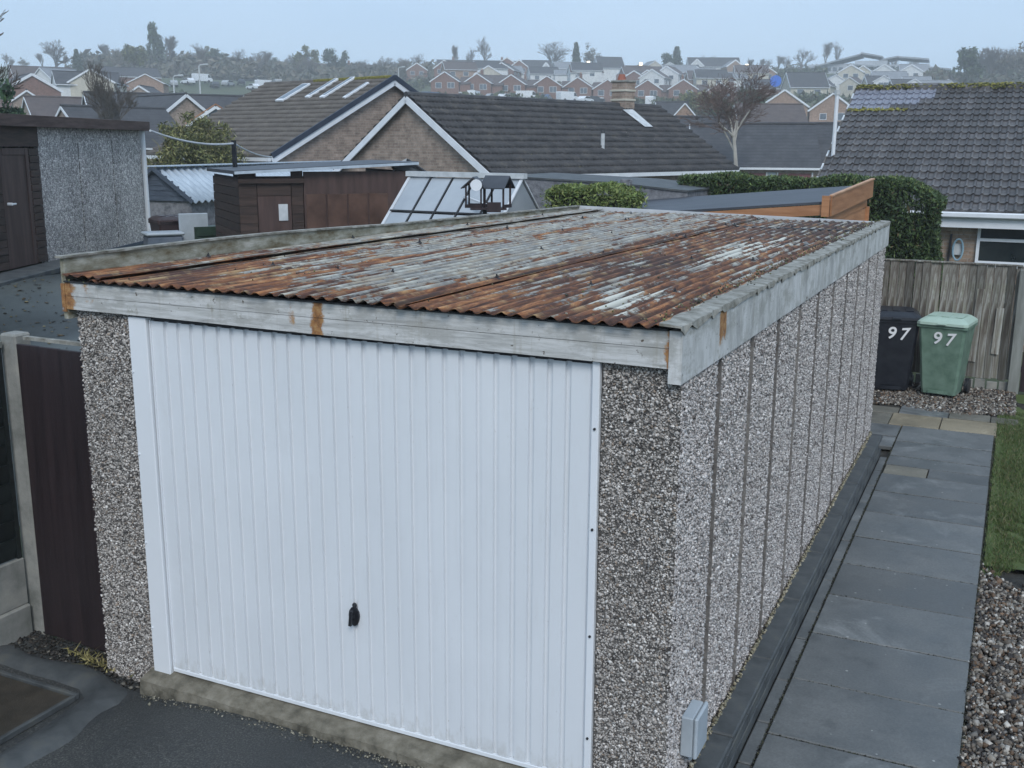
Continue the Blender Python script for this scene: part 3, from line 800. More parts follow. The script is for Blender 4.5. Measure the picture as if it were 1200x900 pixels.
def srust(x, y, z):
    return .60 if abs(y-.62) < .07 and z > 2.02 else (.3 if y < 0 else .0)
board('side_board', M_fascia_side, 2.787, 2.842, -.044, 7.30, lambda t: 1.932-.037*t, lambda t: 2.150-.037*t, srust, along='y', n=160)
m = GB()
V = []; F = []
ny = 120
for i in range(ny):
    y = -.085+i*(7.385)/(ny-1); z = 2.176+dz(y)+random.uniform(-.003, .003); e = random.uniform(-.006, .006)
    for q in ((2.752+e*2, z+.005), (2.79, z+.004), (2.846+e, z-.002), (2.850+e, z-.026+e*3), (2.846+e, z-.026+e*3), (2.842+e, z-.010), (2.752+e*2, z-.006)): V.append(gl(q[0], y, q[1]))
for i in range(ny-1):
    for k in range(7): F.append((i*7+k, (i+1)*7+k, (i+1)*7+(k+1) % 7, i*7+(k+1) % 7))
F.append(tuple(range(7))); F.append(tuple((ny-1)*7+k for k in range(6, -1, -1)))
M_flash = mnoise('lichened flashing', (.11, .10, .075), (.27, .265, .235), 12, .85, .9, 45, .008, c3=(.42, .41, .37), lo=.3, hi=.75)
mesh_obj('edge_flashing', V, F, M_flash, gar)
lz = lambda t: 2.272-.0+.02*math.sin(min(t*2.2, 1)*PI)-.088*t
M_barge = mnoise('mossy grey board', (.13, .105, .06), (.27, .265, .21), 7, .9, .8, 40, .006, (3, .9, 2.2), c3=(.45, .44, .39), lo=.32, hi=.70)
board('barge_board', M_fascia, -.560, -.534, -.044, -.004, lambda t: 1.99, lambda t: 2.14, lambda *a: .6, n=4)
V = []; F = []
ny = 80
for i in range(ny):
    t = i/(ny-1); y = -.035+t*7.32; zt = lz(t)
    for q in ((-.528, 1.95), (-.528, zt), (-.560, zt), (-.560, 1.95)): V.append(gl(q[0], y, q[1]))
for i in range(ny-1):
    for k in range(4): F.append((i*4+k, i*4+(k+1) % 4, (i+1)*4+(k+1) % 4, (i+1)*4+k))
F.append((3, 2, 1, 0)); F.append(tuple((ny-1)*4+k for k in range(4)))
mesh_obj('barge_board', V, F, M_barge, gar)
V = []; F = []
for i in range(ny):
    t = i/(ny-1); y = -.055+t*7.35; zt = lz(t)+.002
    for q in ((-.516, zt), (-.516, zt+.012), (-.572, zt+.012), (-.572, zt)): V.append(gl(q[0]+random.uniform(-.002, .002), y, q[1]))
for i in range(ny-1):
    for k in range(4): F.append((i*4+k, i*4+(k+1) % 4, (i+1)*4+(k+1) % 4, (i+1)*4+k))
F.append((3, 2, 1, 0)); F.append(tuple((ny-1)*4+k for k in range(4)))
mesh_obj('barge_capping', V, F, M_flash, gar)
m = GB(); m.add([(-.57, 7.285, 1.93), (2.83, 7.285, 1.90), (2.83, 7.285, 2.126), (-.57, 7.285, 2.196), (-.57, 7.315, 1.93), (2.83, 7.315, 1.90), (2.83, 7.315, 2.126), (-.57, 7.315, 2.196)],
             [(0, 1, 2, 3), (7, 6, 5, 4), (3, 2, 6, 7), (0, 3, 7, 4), (1, 5, 6, 2), (0, 4, 5, 1)])
m.build('rear_board', M_white_dull)

# corrugated sheets
PITCH_C = .0762
def roofz(x, y): return 2.168-.050*(y/7.3)*np.where(x > 1.5, 1.0, .6)
def corr(x0, x1, y0, y1, lift, wob=0.0):
    nx = int((x1-x0)/PITCH_C*10)+1; ny = 110
    xs = np.linspace(x0, x1, nx); ys = y0+(y1-y0)*np.linspace(0, 1, ny)
    X, Y = np.meshgrid(xs, ys)
    ph = 2*PI*X/PITCH_C
    amp = .0088+.0012*np.sin(X*5+1)
    nb = np.interp(Y.ravel(), np.linspace(-1, 8, 40), rng.normal(0, 1, 40)).reshape(Y.shape)
    Z = roofz(X, Y)+lift+amp*np.cos(ph)+.0015*nb+.002*np.sin(X*7+Y*1.3)
    Yj = Y.copy(); Yj[0] += rng.normal(0, .0025, nx)+.006*np.sin(xs*31)
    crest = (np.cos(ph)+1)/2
    # where the galvanising has gone
    s = lambda v, c, w: 1/(1+np.exp(-(v-c)/w))
    rust = .31+0*X
    rust += .30*s(X, 1.55, .05)*(1-s(Y, 4.3, .8))                 # front right sheet
    rust += .36*(1-s(X, .75, .16))*(1-s(Y, 1.3, .6))               # front left
    rust += .30*np.exp(-((X-1.56)/.10)**2)*(1-s(Y, 4.5, 1))
    rust += .34*np.exp(-((X-.50)/.10)**2)+.22*np.exp(-((X-.0)/.12)**2)
    rust += .28*s(Y, 3.8, .7)*s(X, 1.2, .3)
    rust += .10*np.sin(X*19+2)*np.sin(Y*1.7+X*3)
    rust -= .24*np.exp(-((X-2.33)/.13)**2-((Y-.35)/.75)**2)
    rust -= .26*np.exp(-((X-2.30)/.17)**2-((Y-3.6)/1.2)**2)
    rust -= .12*np.exp(-((X-1.05)/.30)**2)*s(Y, .9, .3)*(1-s(Y, 5.5, .6))
    rust -= .18*np.exp(-((X-.25)/.18)**2)*s(Y, 1.8, .4)
    rust += .25*np.exp(-((Y-.1)/.25)**2)
    dark = .85*np.exp(-((X-1.95)/.45)**2-((Y-2.1)/.9)**2)+1.3*s(Y, 4.6, .5)*s(X, 1.9, .25)+.8*np.exp(-((X+.05)/.3)**2-((Y-.3)/.5)**2)
    dark = np.clip(dark*(.6+.6*np.sin(X*43+3*np.sin(Y*2))**2), 0, 1)
    seam = 0*X
    for sx_ in (.50, 1.53, -.225): seam = np.maximum(seam, np.exp(-((X-sx_-.012)/.016)**2)*(.75+.25*np.sin(Y*5+sx_*9)))
    pale = np.exp(-((X-2.42)/.2)**2-((Y-.3)/.9)**2)+np.exp(-((X-2.3)/.2)**2-((Y-3.6)/1.3)**2)
    V = np.stack([X.ravel()-GO.x, Yj.ravel()-GO.y, Z.ravel()-GO.z], -1)
    idx = np.arange(nx*ny).reshape(ny, nx)
    F = np.stack([idx[:-1, :-1].ravel(), idx[:-1, 1:].ravel(), idx[1:, 1:].ravel(), idx[1:, :-1].ravel()], -1)
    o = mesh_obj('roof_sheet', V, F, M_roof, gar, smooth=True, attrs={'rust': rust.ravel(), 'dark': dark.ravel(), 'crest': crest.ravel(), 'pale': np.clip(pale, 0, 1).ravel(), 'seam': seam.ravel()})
    md = o.modifiers.new('thickness', 'SOLIDIFY'); md.thickness = .0022; md.offset = -1
    return o
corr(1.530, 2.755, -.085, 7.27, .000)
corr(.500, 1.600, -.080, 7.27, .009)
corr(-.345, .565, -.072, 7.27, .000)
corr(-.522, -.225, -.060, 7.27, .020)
# dark shadow-gap closer below the sheets
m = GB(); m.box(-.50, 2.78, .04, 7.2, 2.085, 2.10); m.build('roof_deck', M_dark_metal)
m = GB()
for y in (.95, 2.6, 4.25, 5.9): m.box(-.53, 2.70, y-.03, y+.03, 2.10, 2.135)
m.build('purlin', M_dark_metal)
bolt0 = None
for (y, xs) in ((.95, (-.42, .05, .50, .95, 1.56, 2.05, 2.5)), (2.6, (-.42, .1, .52, 1.05, 1.55, 2.1, 2.55)), (4.25, (-.4, .0, .5, 1.0, 1.55, 1.62, 2.1, 2.5)), (5.9, (-.4, .1, .5, .55, 1.05, 1.5, 1.58, 2.1, 2.5)), (6.9, (.2, .9, 1.6, 2.2))):
    for x in xs:
        xc = round(x/PITCH_C)*PITCH_C; z = float(roofz(np.array(xc), np.array(y)))+.0088+(.02 if xc < -.25 else .002)
        if bolt0 is None:
            m = MB(); m.tube([(0, 0, 0), (0, 0, .006)], [.021, .017], 10); m.tube([(0, 0, .005), (0, 0, .017)], .010, 6); m.tube([(0, 0, .012), (0, 0, .030)], .005, 6)
            bolt0 = m.build('roof_bolt', M_dark_metal, gar); b = bolt0
        else: b = share(bolt0, gar)
        b.location = gl(xc, y+random.uniform(-.05, .05), z); b.scale = [random.uniform(.6, .95)]*3
        b.rotation_euler = (random.uniform(-.15, .15), random.uniform(-.15, .15), random.uniform(0, 3))
n_ = 1100
P_ = np.stack([rng.uniform(-.5, 2.68, n_), rng.uniform(-.1, 7.2, n_), np.zeros(n_)], -1)
P_[:, 2] = roofz(P_[:, 0], P_[:, 1])+.0088*np.cos(2*PI*P_[:, 0]/PITCH_C)+.004
P_[:400, 0] = 2.72+rng.normal(0, .03, 400); P_[:400, 2] = 2.186+dz(P_[:400, 1])
o = stones('debris', gpts(P_), .0065, palette(n_, [(.05,.05,.035),(.12,.13,.05),(.2,.17,.1),(.4,.38,.3)], [3, 2, 1, .6]), gar); o['kind'] = 'stuff'

# grey junction box on the side wall
jb = thing('junction_box', 'pale grey plastic junction box low on the pebbled side wall', 'junction box', (XR, .30, .13))
m = MB(); m.box(.004, .062, -.09, .09, 0, .20, b=.006); m.build('box', M_plastic_grey, jb)
m = MB(); m.box(.064, .085, -.094, .094, -.004, .204, b=.008); m.build('lid', M_plastic_grey, jb)
m = MB(); m.tube([(.03, .0, .0), (.03, .0, -.06)], .012, 10); m.build('cable_gland', M_plastic_grey, jb)

# ---------------------------------------------------------------- wheelie bins
def make_bin(name, label, loc, rotz, body, lid, h=1.0, number=True):
    b = thing(name, label, 'wheelie bin', loc, rotz, 'wheelie bins by the fence' if number else None)
    m = MB()
    # tapered shell: front is local -y
    ring = []
    for (z, w, f, r) in ((.03, .205, -.20, .19), (.10, .215, -.215, .21), (.80*h, .275, -.30, .27), (.86*h, .287, -.312, .275)):
        ring.append([(-w+.03, f, z), (w-.03, f, z), (w, f+.03, z), (w, r-.03, z), (w-.03, r, z), (-w+.03, r, z), (-w, r-.03, z), (-w, f+.03, z)])
    V = [p for q in ring for p in q]; F = []
    for i in range(3):
        for k in range(8): F.append((i*8+k, i*8+(k+1) % 8, (i+1)*8+(k+1) % 8, (i+1)*8+k))
    F.append(tuple(range(7, -1, -1))); F.append(tuple(24+k for k in range(8)))
    m.add(V, F); m.build('body', body, b)
    m = MB(); m.box(-.296, .296, -.322, -.300, .835*h, .872*h, b=.006); m.box(-.296, -.28, -.30, .27, .835*h, .87*h); m.box(.28, .296, -.30, .27, .835*h, .87*h)
    o = m.build('rim', body, b)
    m = MB()
    V = []; F = []
    rings = [(.875, 0.0), (.905, .004), (.925, .03), (.957, .085), (.962, .14)]
    for z, inset in rings:
        x1, y0, y1 = .303-inset, -.345+inset*1.2, .30-inset*.5
        c = .045
        V += [(-x1+c, y0, z*h), (x1-c, y0, z*h), (x1, y0+c, z*h), (x1, y1-c, z*h), (x1-c, y1, z*h), (-x1+c, y1, z*h), (-x1, y1-c, z*h), (-x1, y0+c, z*h)]
    for i in range(4):
        for k in range(8): F.append((i*8+k, i*8+(k+1) % 8, (i+1)*8+(k+1) % 8, (i+1)*8+k))
    F.append(tuple(range(7, -1, -1))); F.append(tuple(32+k for k in range(8)))
    m.add(V, F); l = m.build('lid', lid, b)
    m = MB(); m.tube([(-.2, .33, .90*h), (.2, .33, .90*h)], .016, 8); m.box(-.21, -.18, .26, .34, .86*h, .915*h); m.box(.18, .21, .26, .34, .86*h, .915*h); m.build('handle', body, b)
    m = MB(); m.tube([(-.27, .20, .10), (.27, .20, .10)], .012, 8); m.build('axle', M_dark_metal, b)
    for s in (-1, 1):
        m = MB(); m.tube([(s*.235, .20, .10), (s*.285, .20, .10)], .10, 20); m.build('wheel', M_black, b)
    m = MB(); m.box(-.12, .12, -.222, -.205, .04, .075); m.build('foot_ridge', body, b)
    m = MB()
    for q in (-.16, 0, .16): m.box(q-.045, q+.045, -.20, .12, .962*h, .970*h, b=.003)
    o = m.build('lid_ribs', lid, l); o['kind'] = 'stuff'
    m = MB(); m.box(-.05, .05, -.372, -.340, .885*h, .902*h, b=.004); m.build('lid_lip', lid, l)
    if number:
        for k, (ch, xx) in enumerate((('9', -.105), ('7', .045))):
            cu = bpy.data.curves.new('digit', 'FONT'); cu.body = ch; cu.size = .215; cu.extrude = .0015; cu.shear = .25 if k else .1; cu.offset = .0035
            to = bpy.data.objects.new('digit', cu); COL.objects.link(to)
            bpy.context.view_layer.update()
            me = bpy.data.meshes.new_from_object(to.evaluated_get(bpy.context.evaluated_depsgraph_get()))
            bpy.data.objects.remove(to)
            for v_ in me.vertices:
                pass
            me.materials.clear(); me.materials.append(M_digit)
            d = bpy.data.objects.new('digit', me); COL.objects.link(d); d.parent = b
            tilt = math.atan2(.085, .70*h)
            d.rotation_euler = (PI/2+tilt, -.08 if k else .05, 0)
            d.location = (xx, -.2975, .655*h-(.015 if k else 0))
    return b
make_bin('wheelie_bin', 'black wheelie bin with white 97 beside the garage corner', (2.71, 10.17, -.20), rad(9), M_bin_black, M_bin_black, 1.09)
make_bin('wheelie_bin', 'green wheelie bin with pale green lid and white 97', (3.345, 10.12, -.19), rad(-9), M_bin_green, M_bin_green_lid, 1.05)
# ---------------------------------------------------------------- board fence at the end of the path
fen = thing('board_fence', 'weathered grey and brown vertical board fence behind the wheelie bins', 'fence', (3.3, 10.74, -.25))
x = 1.2; i = 0
boards = []
while x < 4.10:
    w = random.uniform(.085, .125)
    m = MB(); h0 = .18+random.uniform(0, .02); m.box(0, w-.004, 0, .018, h0, 1.655+random.uniform(-.004, .004), b=.002)
    dy = .012*(i % 2)
    m.build('board', M_wood_fence, fen, (x-3.3, -.03+dy, 0), (random.uniform(-.006, .006), random.uniform(-.008, .008), random.uniform(-.03, .03)))
    x += w-.004; i += 1
for (xx, zz, hh) in ((3.86, .52, .60), (3.60, .40, .95), (3.42, .55, .3)):
    m = MB(); m.box(0, .09, 0, .014, 0, hh, b=.002); m.build('loose_board', M_wood_fence, fen, (xx-3.3, -.052, zz), (0, .03, 0))
m = MB(); m.box(-2.1, .83, -.045, .02, 1.656, 1.676, b=.003); m.build('capping_rail', M_wood_fence, fen)
for z in (.35, 1.35):
    m = MB(); m.box(-2.1, .83, .012, .055, z, z+.07); m.build('rail', M_wood_fence, fen)
for k in range(12):
    xx = -.9+k*.145
    m = MB(); m.box(xx, xx+.125, -.03, .01, .0, .165+random.uniform(-.02, .01), b=.004); m.build('base_block', M_conc, fen)
m = MB(); m.box(.80, .93, -.10, .03, -.1, 1.62, b=.006); m.build('post', mnoise('grey post', (.16, .165, .15), (.28, .29, .27), 3, .85, .4, 40, .005, (5, 5, .6)), fen)
fe2 = thing('dark_fence', 'dark stained fence panel right of the grey fence post', 'fence', (5.2, 10.72, -.25))
x = 4.24
while x < 6.6:
    m = MB(); m.box(0, .115, 0, .018, .05, 1.60); m.build('board', M_gate, fe2, (x-5.2, random.uniform(-.01, .01), 0)); x += .118
m = MB(); m.box(-.97, 1.4, .022, .05, .3, .38); m.build('rail', M_gate, fe2)
m = MB(); m.box(-.97, 1.4, .022, .05, 1.3, 1.38); m.build('rail', M_gate, fe2)
# ---------------------------------------------------------------- left boundary: gate, post, fence
gt = thing('side_gate', 'dark brown board gate between concrete post and garage pillar', 'gate', (-.85, .17, -.14))
gx0, gx1 = -1.215, -.515
for k in range(4):
    w = (gx1-gx0)/4
    m = MB(); m.box(-w/2+.002, w/2-.002, -.012, .012, .03, 1.86, b=.003); m.build('board', M_gate, gt, (gx0+w*(k+.5)+.85, .0-.035*(k/4)+.02, 0))
for z in (.3, 1.5):
    m = MB(); m.box(-.27, .32, .025, .05, z, z+.09); m.build('rail', M_gate, gt)
m = MB(); m.box(-.28, .34, -.01, .02, 1.895, 1.915); m.build('top_rail', M_flash, gt)
pst = thing('concrete_fence_post', 'tall aged concrete fence post left of the dark gate', 'fence post', (-1.30, .25, -.16))
m = MB(); m.box(-.065, .065, -.06, .06, 0, 1.93, b=.012); m.build('post', M_conc, pst)
lf = thing('slatted_fence', 'black horizontal slat fence on concrete gravel boards at the left edge', 'fence', (-1.345, -.63, -.14))
m = MB(); m.box(-.03, .03, -1.6, .80, .22, .52, b=.006); m.build('gravel_board', M_conc, lf)
m = MB(); m.box(-.04, .05, -1.6, .80, -.03, .22, b=.01); m.build('gravel_board', M_conc, lf)
m = MB(); m.box(-.028, .026, .76, .79, .525, 1.84); m.build('fence_frame', M_fence_dark, lf)
m = MB(); m.box(-.03, .03, -1.6, .80, 1.83, 1.87, b=.004); m.build('capping', M_conc, lf)
for k in range(11):
    m = MB(); m.box(-.008, .008, -1.6, .76, .0, .128); m.build('slat', M_fence_dark, lf, (.004, 0, .53+k*.117), (0, .10, 0))
# drain cover with its raised tarmac lip
dc = thing('drain_cover', 'square brown drain cover set in a raised dark rim', 'drain cover', (-.85, -.9, -.14))
m = MB(); m.box(-.53, .40, -.75, .59, .010, .030, b=.004); m.build('plate', mnoise('rusty cast plate', (.030, .026, .02), (.06, .05, .038), 5, .6, .7, 120, .004), dc)
m = MB(); m.box(-.55, .425, .592, .618, .01, .045, b=.004); m.box(.402, .428, -.75, .590, .01, .045, b=.004); m.build('frame', M_conc_dark, dc)
V = []; F = []
pathp = [(-1.42, -.22), (-1.1, -.21), (-.75, -.20), (-.50, -.20), (-.40, -.26), (-.37, -.40), (-.35, -.7), (-.33, -1.1), (-.31, -1.7)]
import itertools
pp_ = []
for (a, b) in zip(pathp[:-1], pathp[1:]):
    for t in np.linspace(0, 1, 6)[:-1]: pp_.append((a[0]+(b[0]-a[0])*t, a[1]+(b[1]-a[1])*t))
n = len(pp_); K = 9
for i, (x, y) in enumerate(pp_):
    j0, j1 = max(i-1, 0), min(i+1, n-1); dx, dy = pp_[j1][0]-pp_[j0][0], pp_[j1][1]-pp_[j0][1]; L_ = math.hypot(dx, dy); nx_, ny_ = -dy/L_, dx/L_
    for k in range(K):
        t = k/(K-1); off = -.03+t*(.26+.03*math.sin(i*.7)); hh = .050*math.sin(min(1, t*1.05)*PI)**.7+random.uniform(-.003, .003)
        V.append((x+nx_*off+.85, y+ny_*off+.9, hh-.005))
for i in range(n-1):
    for k in range(K-1): F.append((i*K+k, i*K+k+1, (i+1)*K+k+1, (i+1)*K+k))
mesh_obj('tarmac_lip', V, F, M_conc_dark, dc, smooth=True)
n_ = 900
P_ = np.stack([rng.uniform(-1.35, -.15, n_), rng.uniform(-.10, .22, n_), np.full(n_, -.115)], -1)
P_ = P_[(P_[:, 1] > -.02-.1*np.abs(np.sin(P_[:, 0]*6))) & ((P_[:, 0] < -.5) | (P_[:, 1] < .0))]
tag(stones('loose_soil', P_, .016, palette(len(P_), [(.02,.02,.018),(.04,.035,.03),(.14,.13,.11),(.25,.24,.2)], [5, 4, .8, .2]), squash=(1, 1, .6)), 'dark crumbled soil and grit at the foot of the dark gate', 'soil', kind='stuff')
n_ = 160
P_ = np.stack([-.62+rng.normal(0, .11, n_), .03+rng.normal(0, .025, n_), np.full(n_, -.10)], -1)
P_[:, 1] -= (P_[:, 0]+.62)*.12
tag(blades('dead_grass', P_, .025, .006, palette(n_, [(.35,.30,.14),(.22,.2,.08)], [1, 1]), lean=1.2), 'straw coloured dead grass below the gate boards', 'grass', kind='stuff')

# ---------------------------------------------------------------- foliage helpers
def leaves(name, P, size, cols, parent=None, elong=2.2, up=0.0, N=None):
    """many small leaf faces"""
    n = len(P)
    a = rng.normal(size=(n, 3)); a[:, 2] += up; a /= np.linalg.norm(a, axis=1)[:, None]
    b = np.cross(a, rng.normal(size=(n, 3))); b /= np.linalg.norm(b, axis=1)[:, None]
    s = size*rng.lognormal(0, .3, n)[:, None]
    V = np.stack([P-a*s*elong*.5, P+b*s*.5, P+a*s*elong*.5, P-b*s*.5], 1)
    F = np.arange(n*4).reshape(n, 4)
    return mesh_obj(name, V.reshape(-1, 3), F, M_leaf, parent, col=np.repeat(cols, 4, axis=0))
def blob_pts(n, c, r, shell=.55):
    v = rng.normal(size=(n, 3)); v /= np.linalg.norm(v, axis=1)[:, None]
    t = rng.uniform(shell, 1, n)[:, None]
    return np.array(c)+v*t*np.array(r)
def clumps(n_clumps, per, c, r, cr_, flat=1.0):
    """clumped crown: clump centres in an ellipsoid, leaves round each"""
    ctr = blob_pts(n_clumps, c, r, .35)
    P = []
    for q in ctr: P.append(blob_pts(per, q, np.array([cr_, cr_, cr_*flat])*rng.uniform(.6, 1.25), .3))
    return np.concatenate(P)
# dark conifer hedge: a long clipped run that ends in a broad rounded block
hd_ = thing('conifer_hedge', 'tall dark clipped conifer hedge behind the orange shed and fence', 'hedge', (1.2, 13.4, -.5))
def hedge_face(n):
    """points over the skin of the hedge (front, top, right end)"""
    L0, L1 = -2.22, 1.78
    P = []
    for k in range(n):
        u = random.random()
        x = random.uniform(L0, L1); w = .52
        top = 2.84+.025*math.sin(x*3)+.02*math.sin(x*7.3)
        if x > 1.2: top -= .30*((x-1.2)/.6)**2
        if u < .48: P.append((x, -w+random.uniform(-.05, .10), random.uniform(.1, top)))
        elif u < .80: P.append((x, random.uniform(-w, w), top+random.uniform(-.10, .05)))
        else:
            z = random.uniform(.1, 2.6); b = .10*math.sin(z*2)+(.0 if z > .8 else -.25*(.8-z))
            P.append((L1+b-random.uniform(-.04, .14), random.uniform(-w, w), z))
    return np.array(P)
P_ = hedge_face(88000)
cl = np.sin(P_[:, 0]*9)*np.sin(P_[:, 2]*6+P_[:, 0]*3)
P_[:, 1] -= .05*cl
leaves('foliage', P_, .021, palette(len(P_), [(.11,.09,.045),(.030,.055,.022),(.045,.080,.028),(.070,.11,.035),(.10,.14,.05)], [.35, 4, 4, 2, .8], .2), hd_, 3.2, .9)
top_ = P_[P_[:, 2] > 2.69]
leaves('new_growth', top_[:6000]+np.array([0, 0, .02]), .018, palette(6000 if len(top_) > 6000 else len(top_), [(.10,.15,.05),(.14,.18,.06)], [2, 1], .2), hd_, 3.0, 1.2)
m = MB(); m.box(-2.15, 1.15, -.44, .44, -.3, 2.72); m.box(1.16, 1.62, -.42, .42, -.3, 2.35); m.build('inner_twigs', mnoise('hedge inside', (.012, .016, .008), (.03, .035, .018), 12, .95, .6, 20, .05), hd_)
# low pale green clipped bush
bs = thing('clipped_bush', 'small flat topped bright green bush in front of the grey wall', 'bush', (-1.32, 9.9, .1))
P_ = []
for k in range(16000):
    x = random.uniform(-.62, .62); y = random.uniform(-.35, .35); u = random.random()
    top = 2.20+.03*math.sin(x*9)-.12*(abs(x)/.62)**4
    if u < .5: P_.append((x, -.35+random.uniform(-.03, .10), random.uniform(.5, top)))
    elif u < .85: P_.append((x, y, top+random.uniform(-.07, .04)))
    else: P_.append((math.copysign(.62, x)+random.uniform(-.08, .04), y, random.uniform(.5, top)))
P_ = np.array(P_)
leaves('foliage', P_, .016, palette(len(P_), [(.07,.11,.03),(.13,.18,.05),(.20,.25,.08),(.27,.30,.11)], [3, 4, 3, 1.5], .2), bs, 3.4, .5)
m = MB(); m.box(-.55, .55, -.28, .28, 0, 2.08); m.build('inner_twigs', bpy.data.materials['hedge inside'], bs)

# ---------------------------------------------------------------- orange shed with felt roof
sh = thing('orange_shed', 'orange stained wooden shed with sloping black felt roof behind the garage', 'shed', (.9, 10.2, -.3))
def sl(p): return (p[0]-.9, p[1]-10.2, p[2]+.3)
c1, c2, c3, c4 = (1.905, 9.32, 2.195), (2.165, 11.62, 2.30), (-1.95, 11.9, 2.30), (-1.9, 9.42, 2.19)
def shz(x, y): return 2.195+(y-9.35)*.048-(1.9-x)*.092
m = MB()
m.add([sl((x, y, shz(x, y)+dz_)) for dz_ in (0, .03) for x, y in ((1.93, 9.27), (2.10, 11.65), (-1.95, 11.75), (-1.95, 9.33))],
      [(3, 2, 1, 0), (4, 5, 6, 7), (0, 1, 5, 4), (1, 2, 6, 5), (2, 3, 7, 6), (3, 0, 4, 7)])
m.build('felt_roof', M_felt, sh)
m = MB(); m.beam(sl((1.93, 9.255, 2.125)), sl((-1.95, 9.315, 2.13-.357)), .022, .125); m.build('fascia', M_orange, sh)
m = MB(); m.beam(sl((1.955, 9.24, 2.165)), sl((2.13, 11.66, 2.305)), .022, .24); m.build('barge_board', M_orange, sh)
m = MB(); m.beam(sl((1.955, 9.24, 2.292)), sl((2.13, 11.66, 2.432)), .05, .018); m.build('barge_cap', mnoise('pale orange wood', (.42, .23, .13), (.55, .33, .20), 3, .6, .2, 30, .003), sh)
m = MB(); m.box(-.045, .045, -.03, .0, -.125, .125, Matrix.Translation(sl((1.895, 9.235, 2.165)))); m.build('corner_block', M_orange, sh)
m = MB(); m.beam(sl((1.90, 9.36, 2.08)), sl((2.07, 11.6, 2.20)), .02, .30); m.build('side_board', M_orange, sh)
for k in range(14):
    m = MB(); m.beam(sl((1.89, 9.36, -.2+k*.165)), sl((2.06, 11.6, -.2+k*.165)), .02, .160); m.build('side_board', M_orange, sh)
    m = MB(); m.beam(sl((1.87, 9.36, -.2+k*.14)), sl((-1.85, 9.42, -.2+k*.14*.84)), .02, .132); m.build('front_board', M_orange, sh)
m = MB(); m.beam(sl((1.90, 9.345, .9)), sl((1.90, 9.345, .901)), .01, .01); m.box(-.03, .03, -.03, .03, 0, 2.3, Matrix.Translation(sl((2.075, 11.6, -.25)))); 
m = MB(); m.box(-.03, .03, -.03, .03, 0, 2.3, Matrix.Translation(sl((2.085, 11.62, -.25)))); m.build('corner_post', M_orange, sh)

# ---------------------------------------------------------------- long grey rendered wall
gw0 = at(588, 205, 17.5); gw1 = at(806, 212, 16.4)
gd = Vector((gw1[0]-gw0[0], gw1[1]-gw0[1], 0)); ga = math.atan2(gd.y, gd.x)
gwt = thing('garden_outbuilding', 'low grey roughcast outbuilding wall behind the small bright bush', 'outbuilding', (gw0[0], gw0[1], -.3), ga)
L_ = gd.length
ht = 2.70
m = MB(); m.prism([(0, 0), (L_, 0), (L_, ht-.22), (L_*.62, ht-.12), (0, ht-.05)], 0, 2.2); m.build('wall', M_pebble_blue, gwt)
m = MB(); m.prism([(-.02, ht-.048), (L_*.62, ht-.118), (L_*.62, ht-.09), (-.02, ht-.02)], -.02, 2.22); m.build('coping', M_conc_dark, gwt)
m = MB(); m.prism([(L_*.622, ht-.118), (L_+.02, ht-.218), (L_+.02, ht-.19), (L_*.622, ht-.09)], -.02, 2.22); m.build('coping', M_conc_dark, gwt)
m = MB(); m.box(L_*.66, L_*.71, -.05, .10, ht-.5, ht-.04, b=.01); m.build('pier', M_pebble_blue, gwt)

# ---------------------------------------------------------------- bird table
bt = thing('bird_table', 'dark wooden bird table with two little pitched roofs', 'bird table', (-.95, 5.74, .1), rad(28))
m = MB(); m.box(-.022, .022, -.022, .022, 0, 2.12); m.build('post', M_dark_metal, bt)
m = MB(); m.box(-.15, .22, -.13, .13, 2.12, 2.14, b=.003); m.build('tray', M_gate, bt)
def pitched(cx, cy, w, d, z, rise, ang):
    M = Matrix.Translation((cx, cy, z)) @ Matrix.Rotation(ang, 4, 'Z'); t = .012
    out = []
    for s in (-1, 1):
        m = MB(); m.add([(0, -d, rise), (s*w, -d, 0), (s*w, d, 0), (0, d, rise), (0, -d, rise+t), (s*w, -d, t), (s*w, d, t), (0, d, rise+t)],
                        [(0, 1, 2, 3), (7, 6, 5, 4), (0, 4, 5, 1), (1, 5, 6, 2), (2, 6, 7, 3), (3, 7, 4, 0)], M); m.build('roof', M_felt, bt)
    m = MB()
    for a in (-1, 1):
        for b in (-1, 1):
            m = MB(); m.box(a*w*.62-.008, a*w*.62+.008, b*d*.75-.008, b*d*.75+.008, 2.14-z, rise*.4, M); m.build('corner_post', M_gate, bt)
    m = MB(); m.box(-w*.7, w*.7, -d*.85, -d*.80, 2.14-z, 2.175-z, M); m.build('tray_edge', M_gate, bt)
    m = MB(); m.box(-w*.7, w*.7, d*.80, d*.85, 2.14-z, 2.175-z, M); m.build('tray_edge', M_gate, bt)
pitched(-.10, 0, .125, .13, 2.33, .11, rad(-10)); pitched(.13, .0, .13, .14, 2.33, .12, rad(62))
m = MB(); m.tube([(-.09, -.145, 2.37), (-.09, -.138, 2.37)], .058, 20); m.build('white_disc', M_white, bt)
m = MB(); m.box(.02, .16, -.15, -.13, 2.1, 2.2); m.build('side_wall', M_gate, bt)
m = MB(); m.beam((-.22, 0, 2.04), (.14, 0, 2.045), .02, .012); m.build('perch', M_gate, bt)

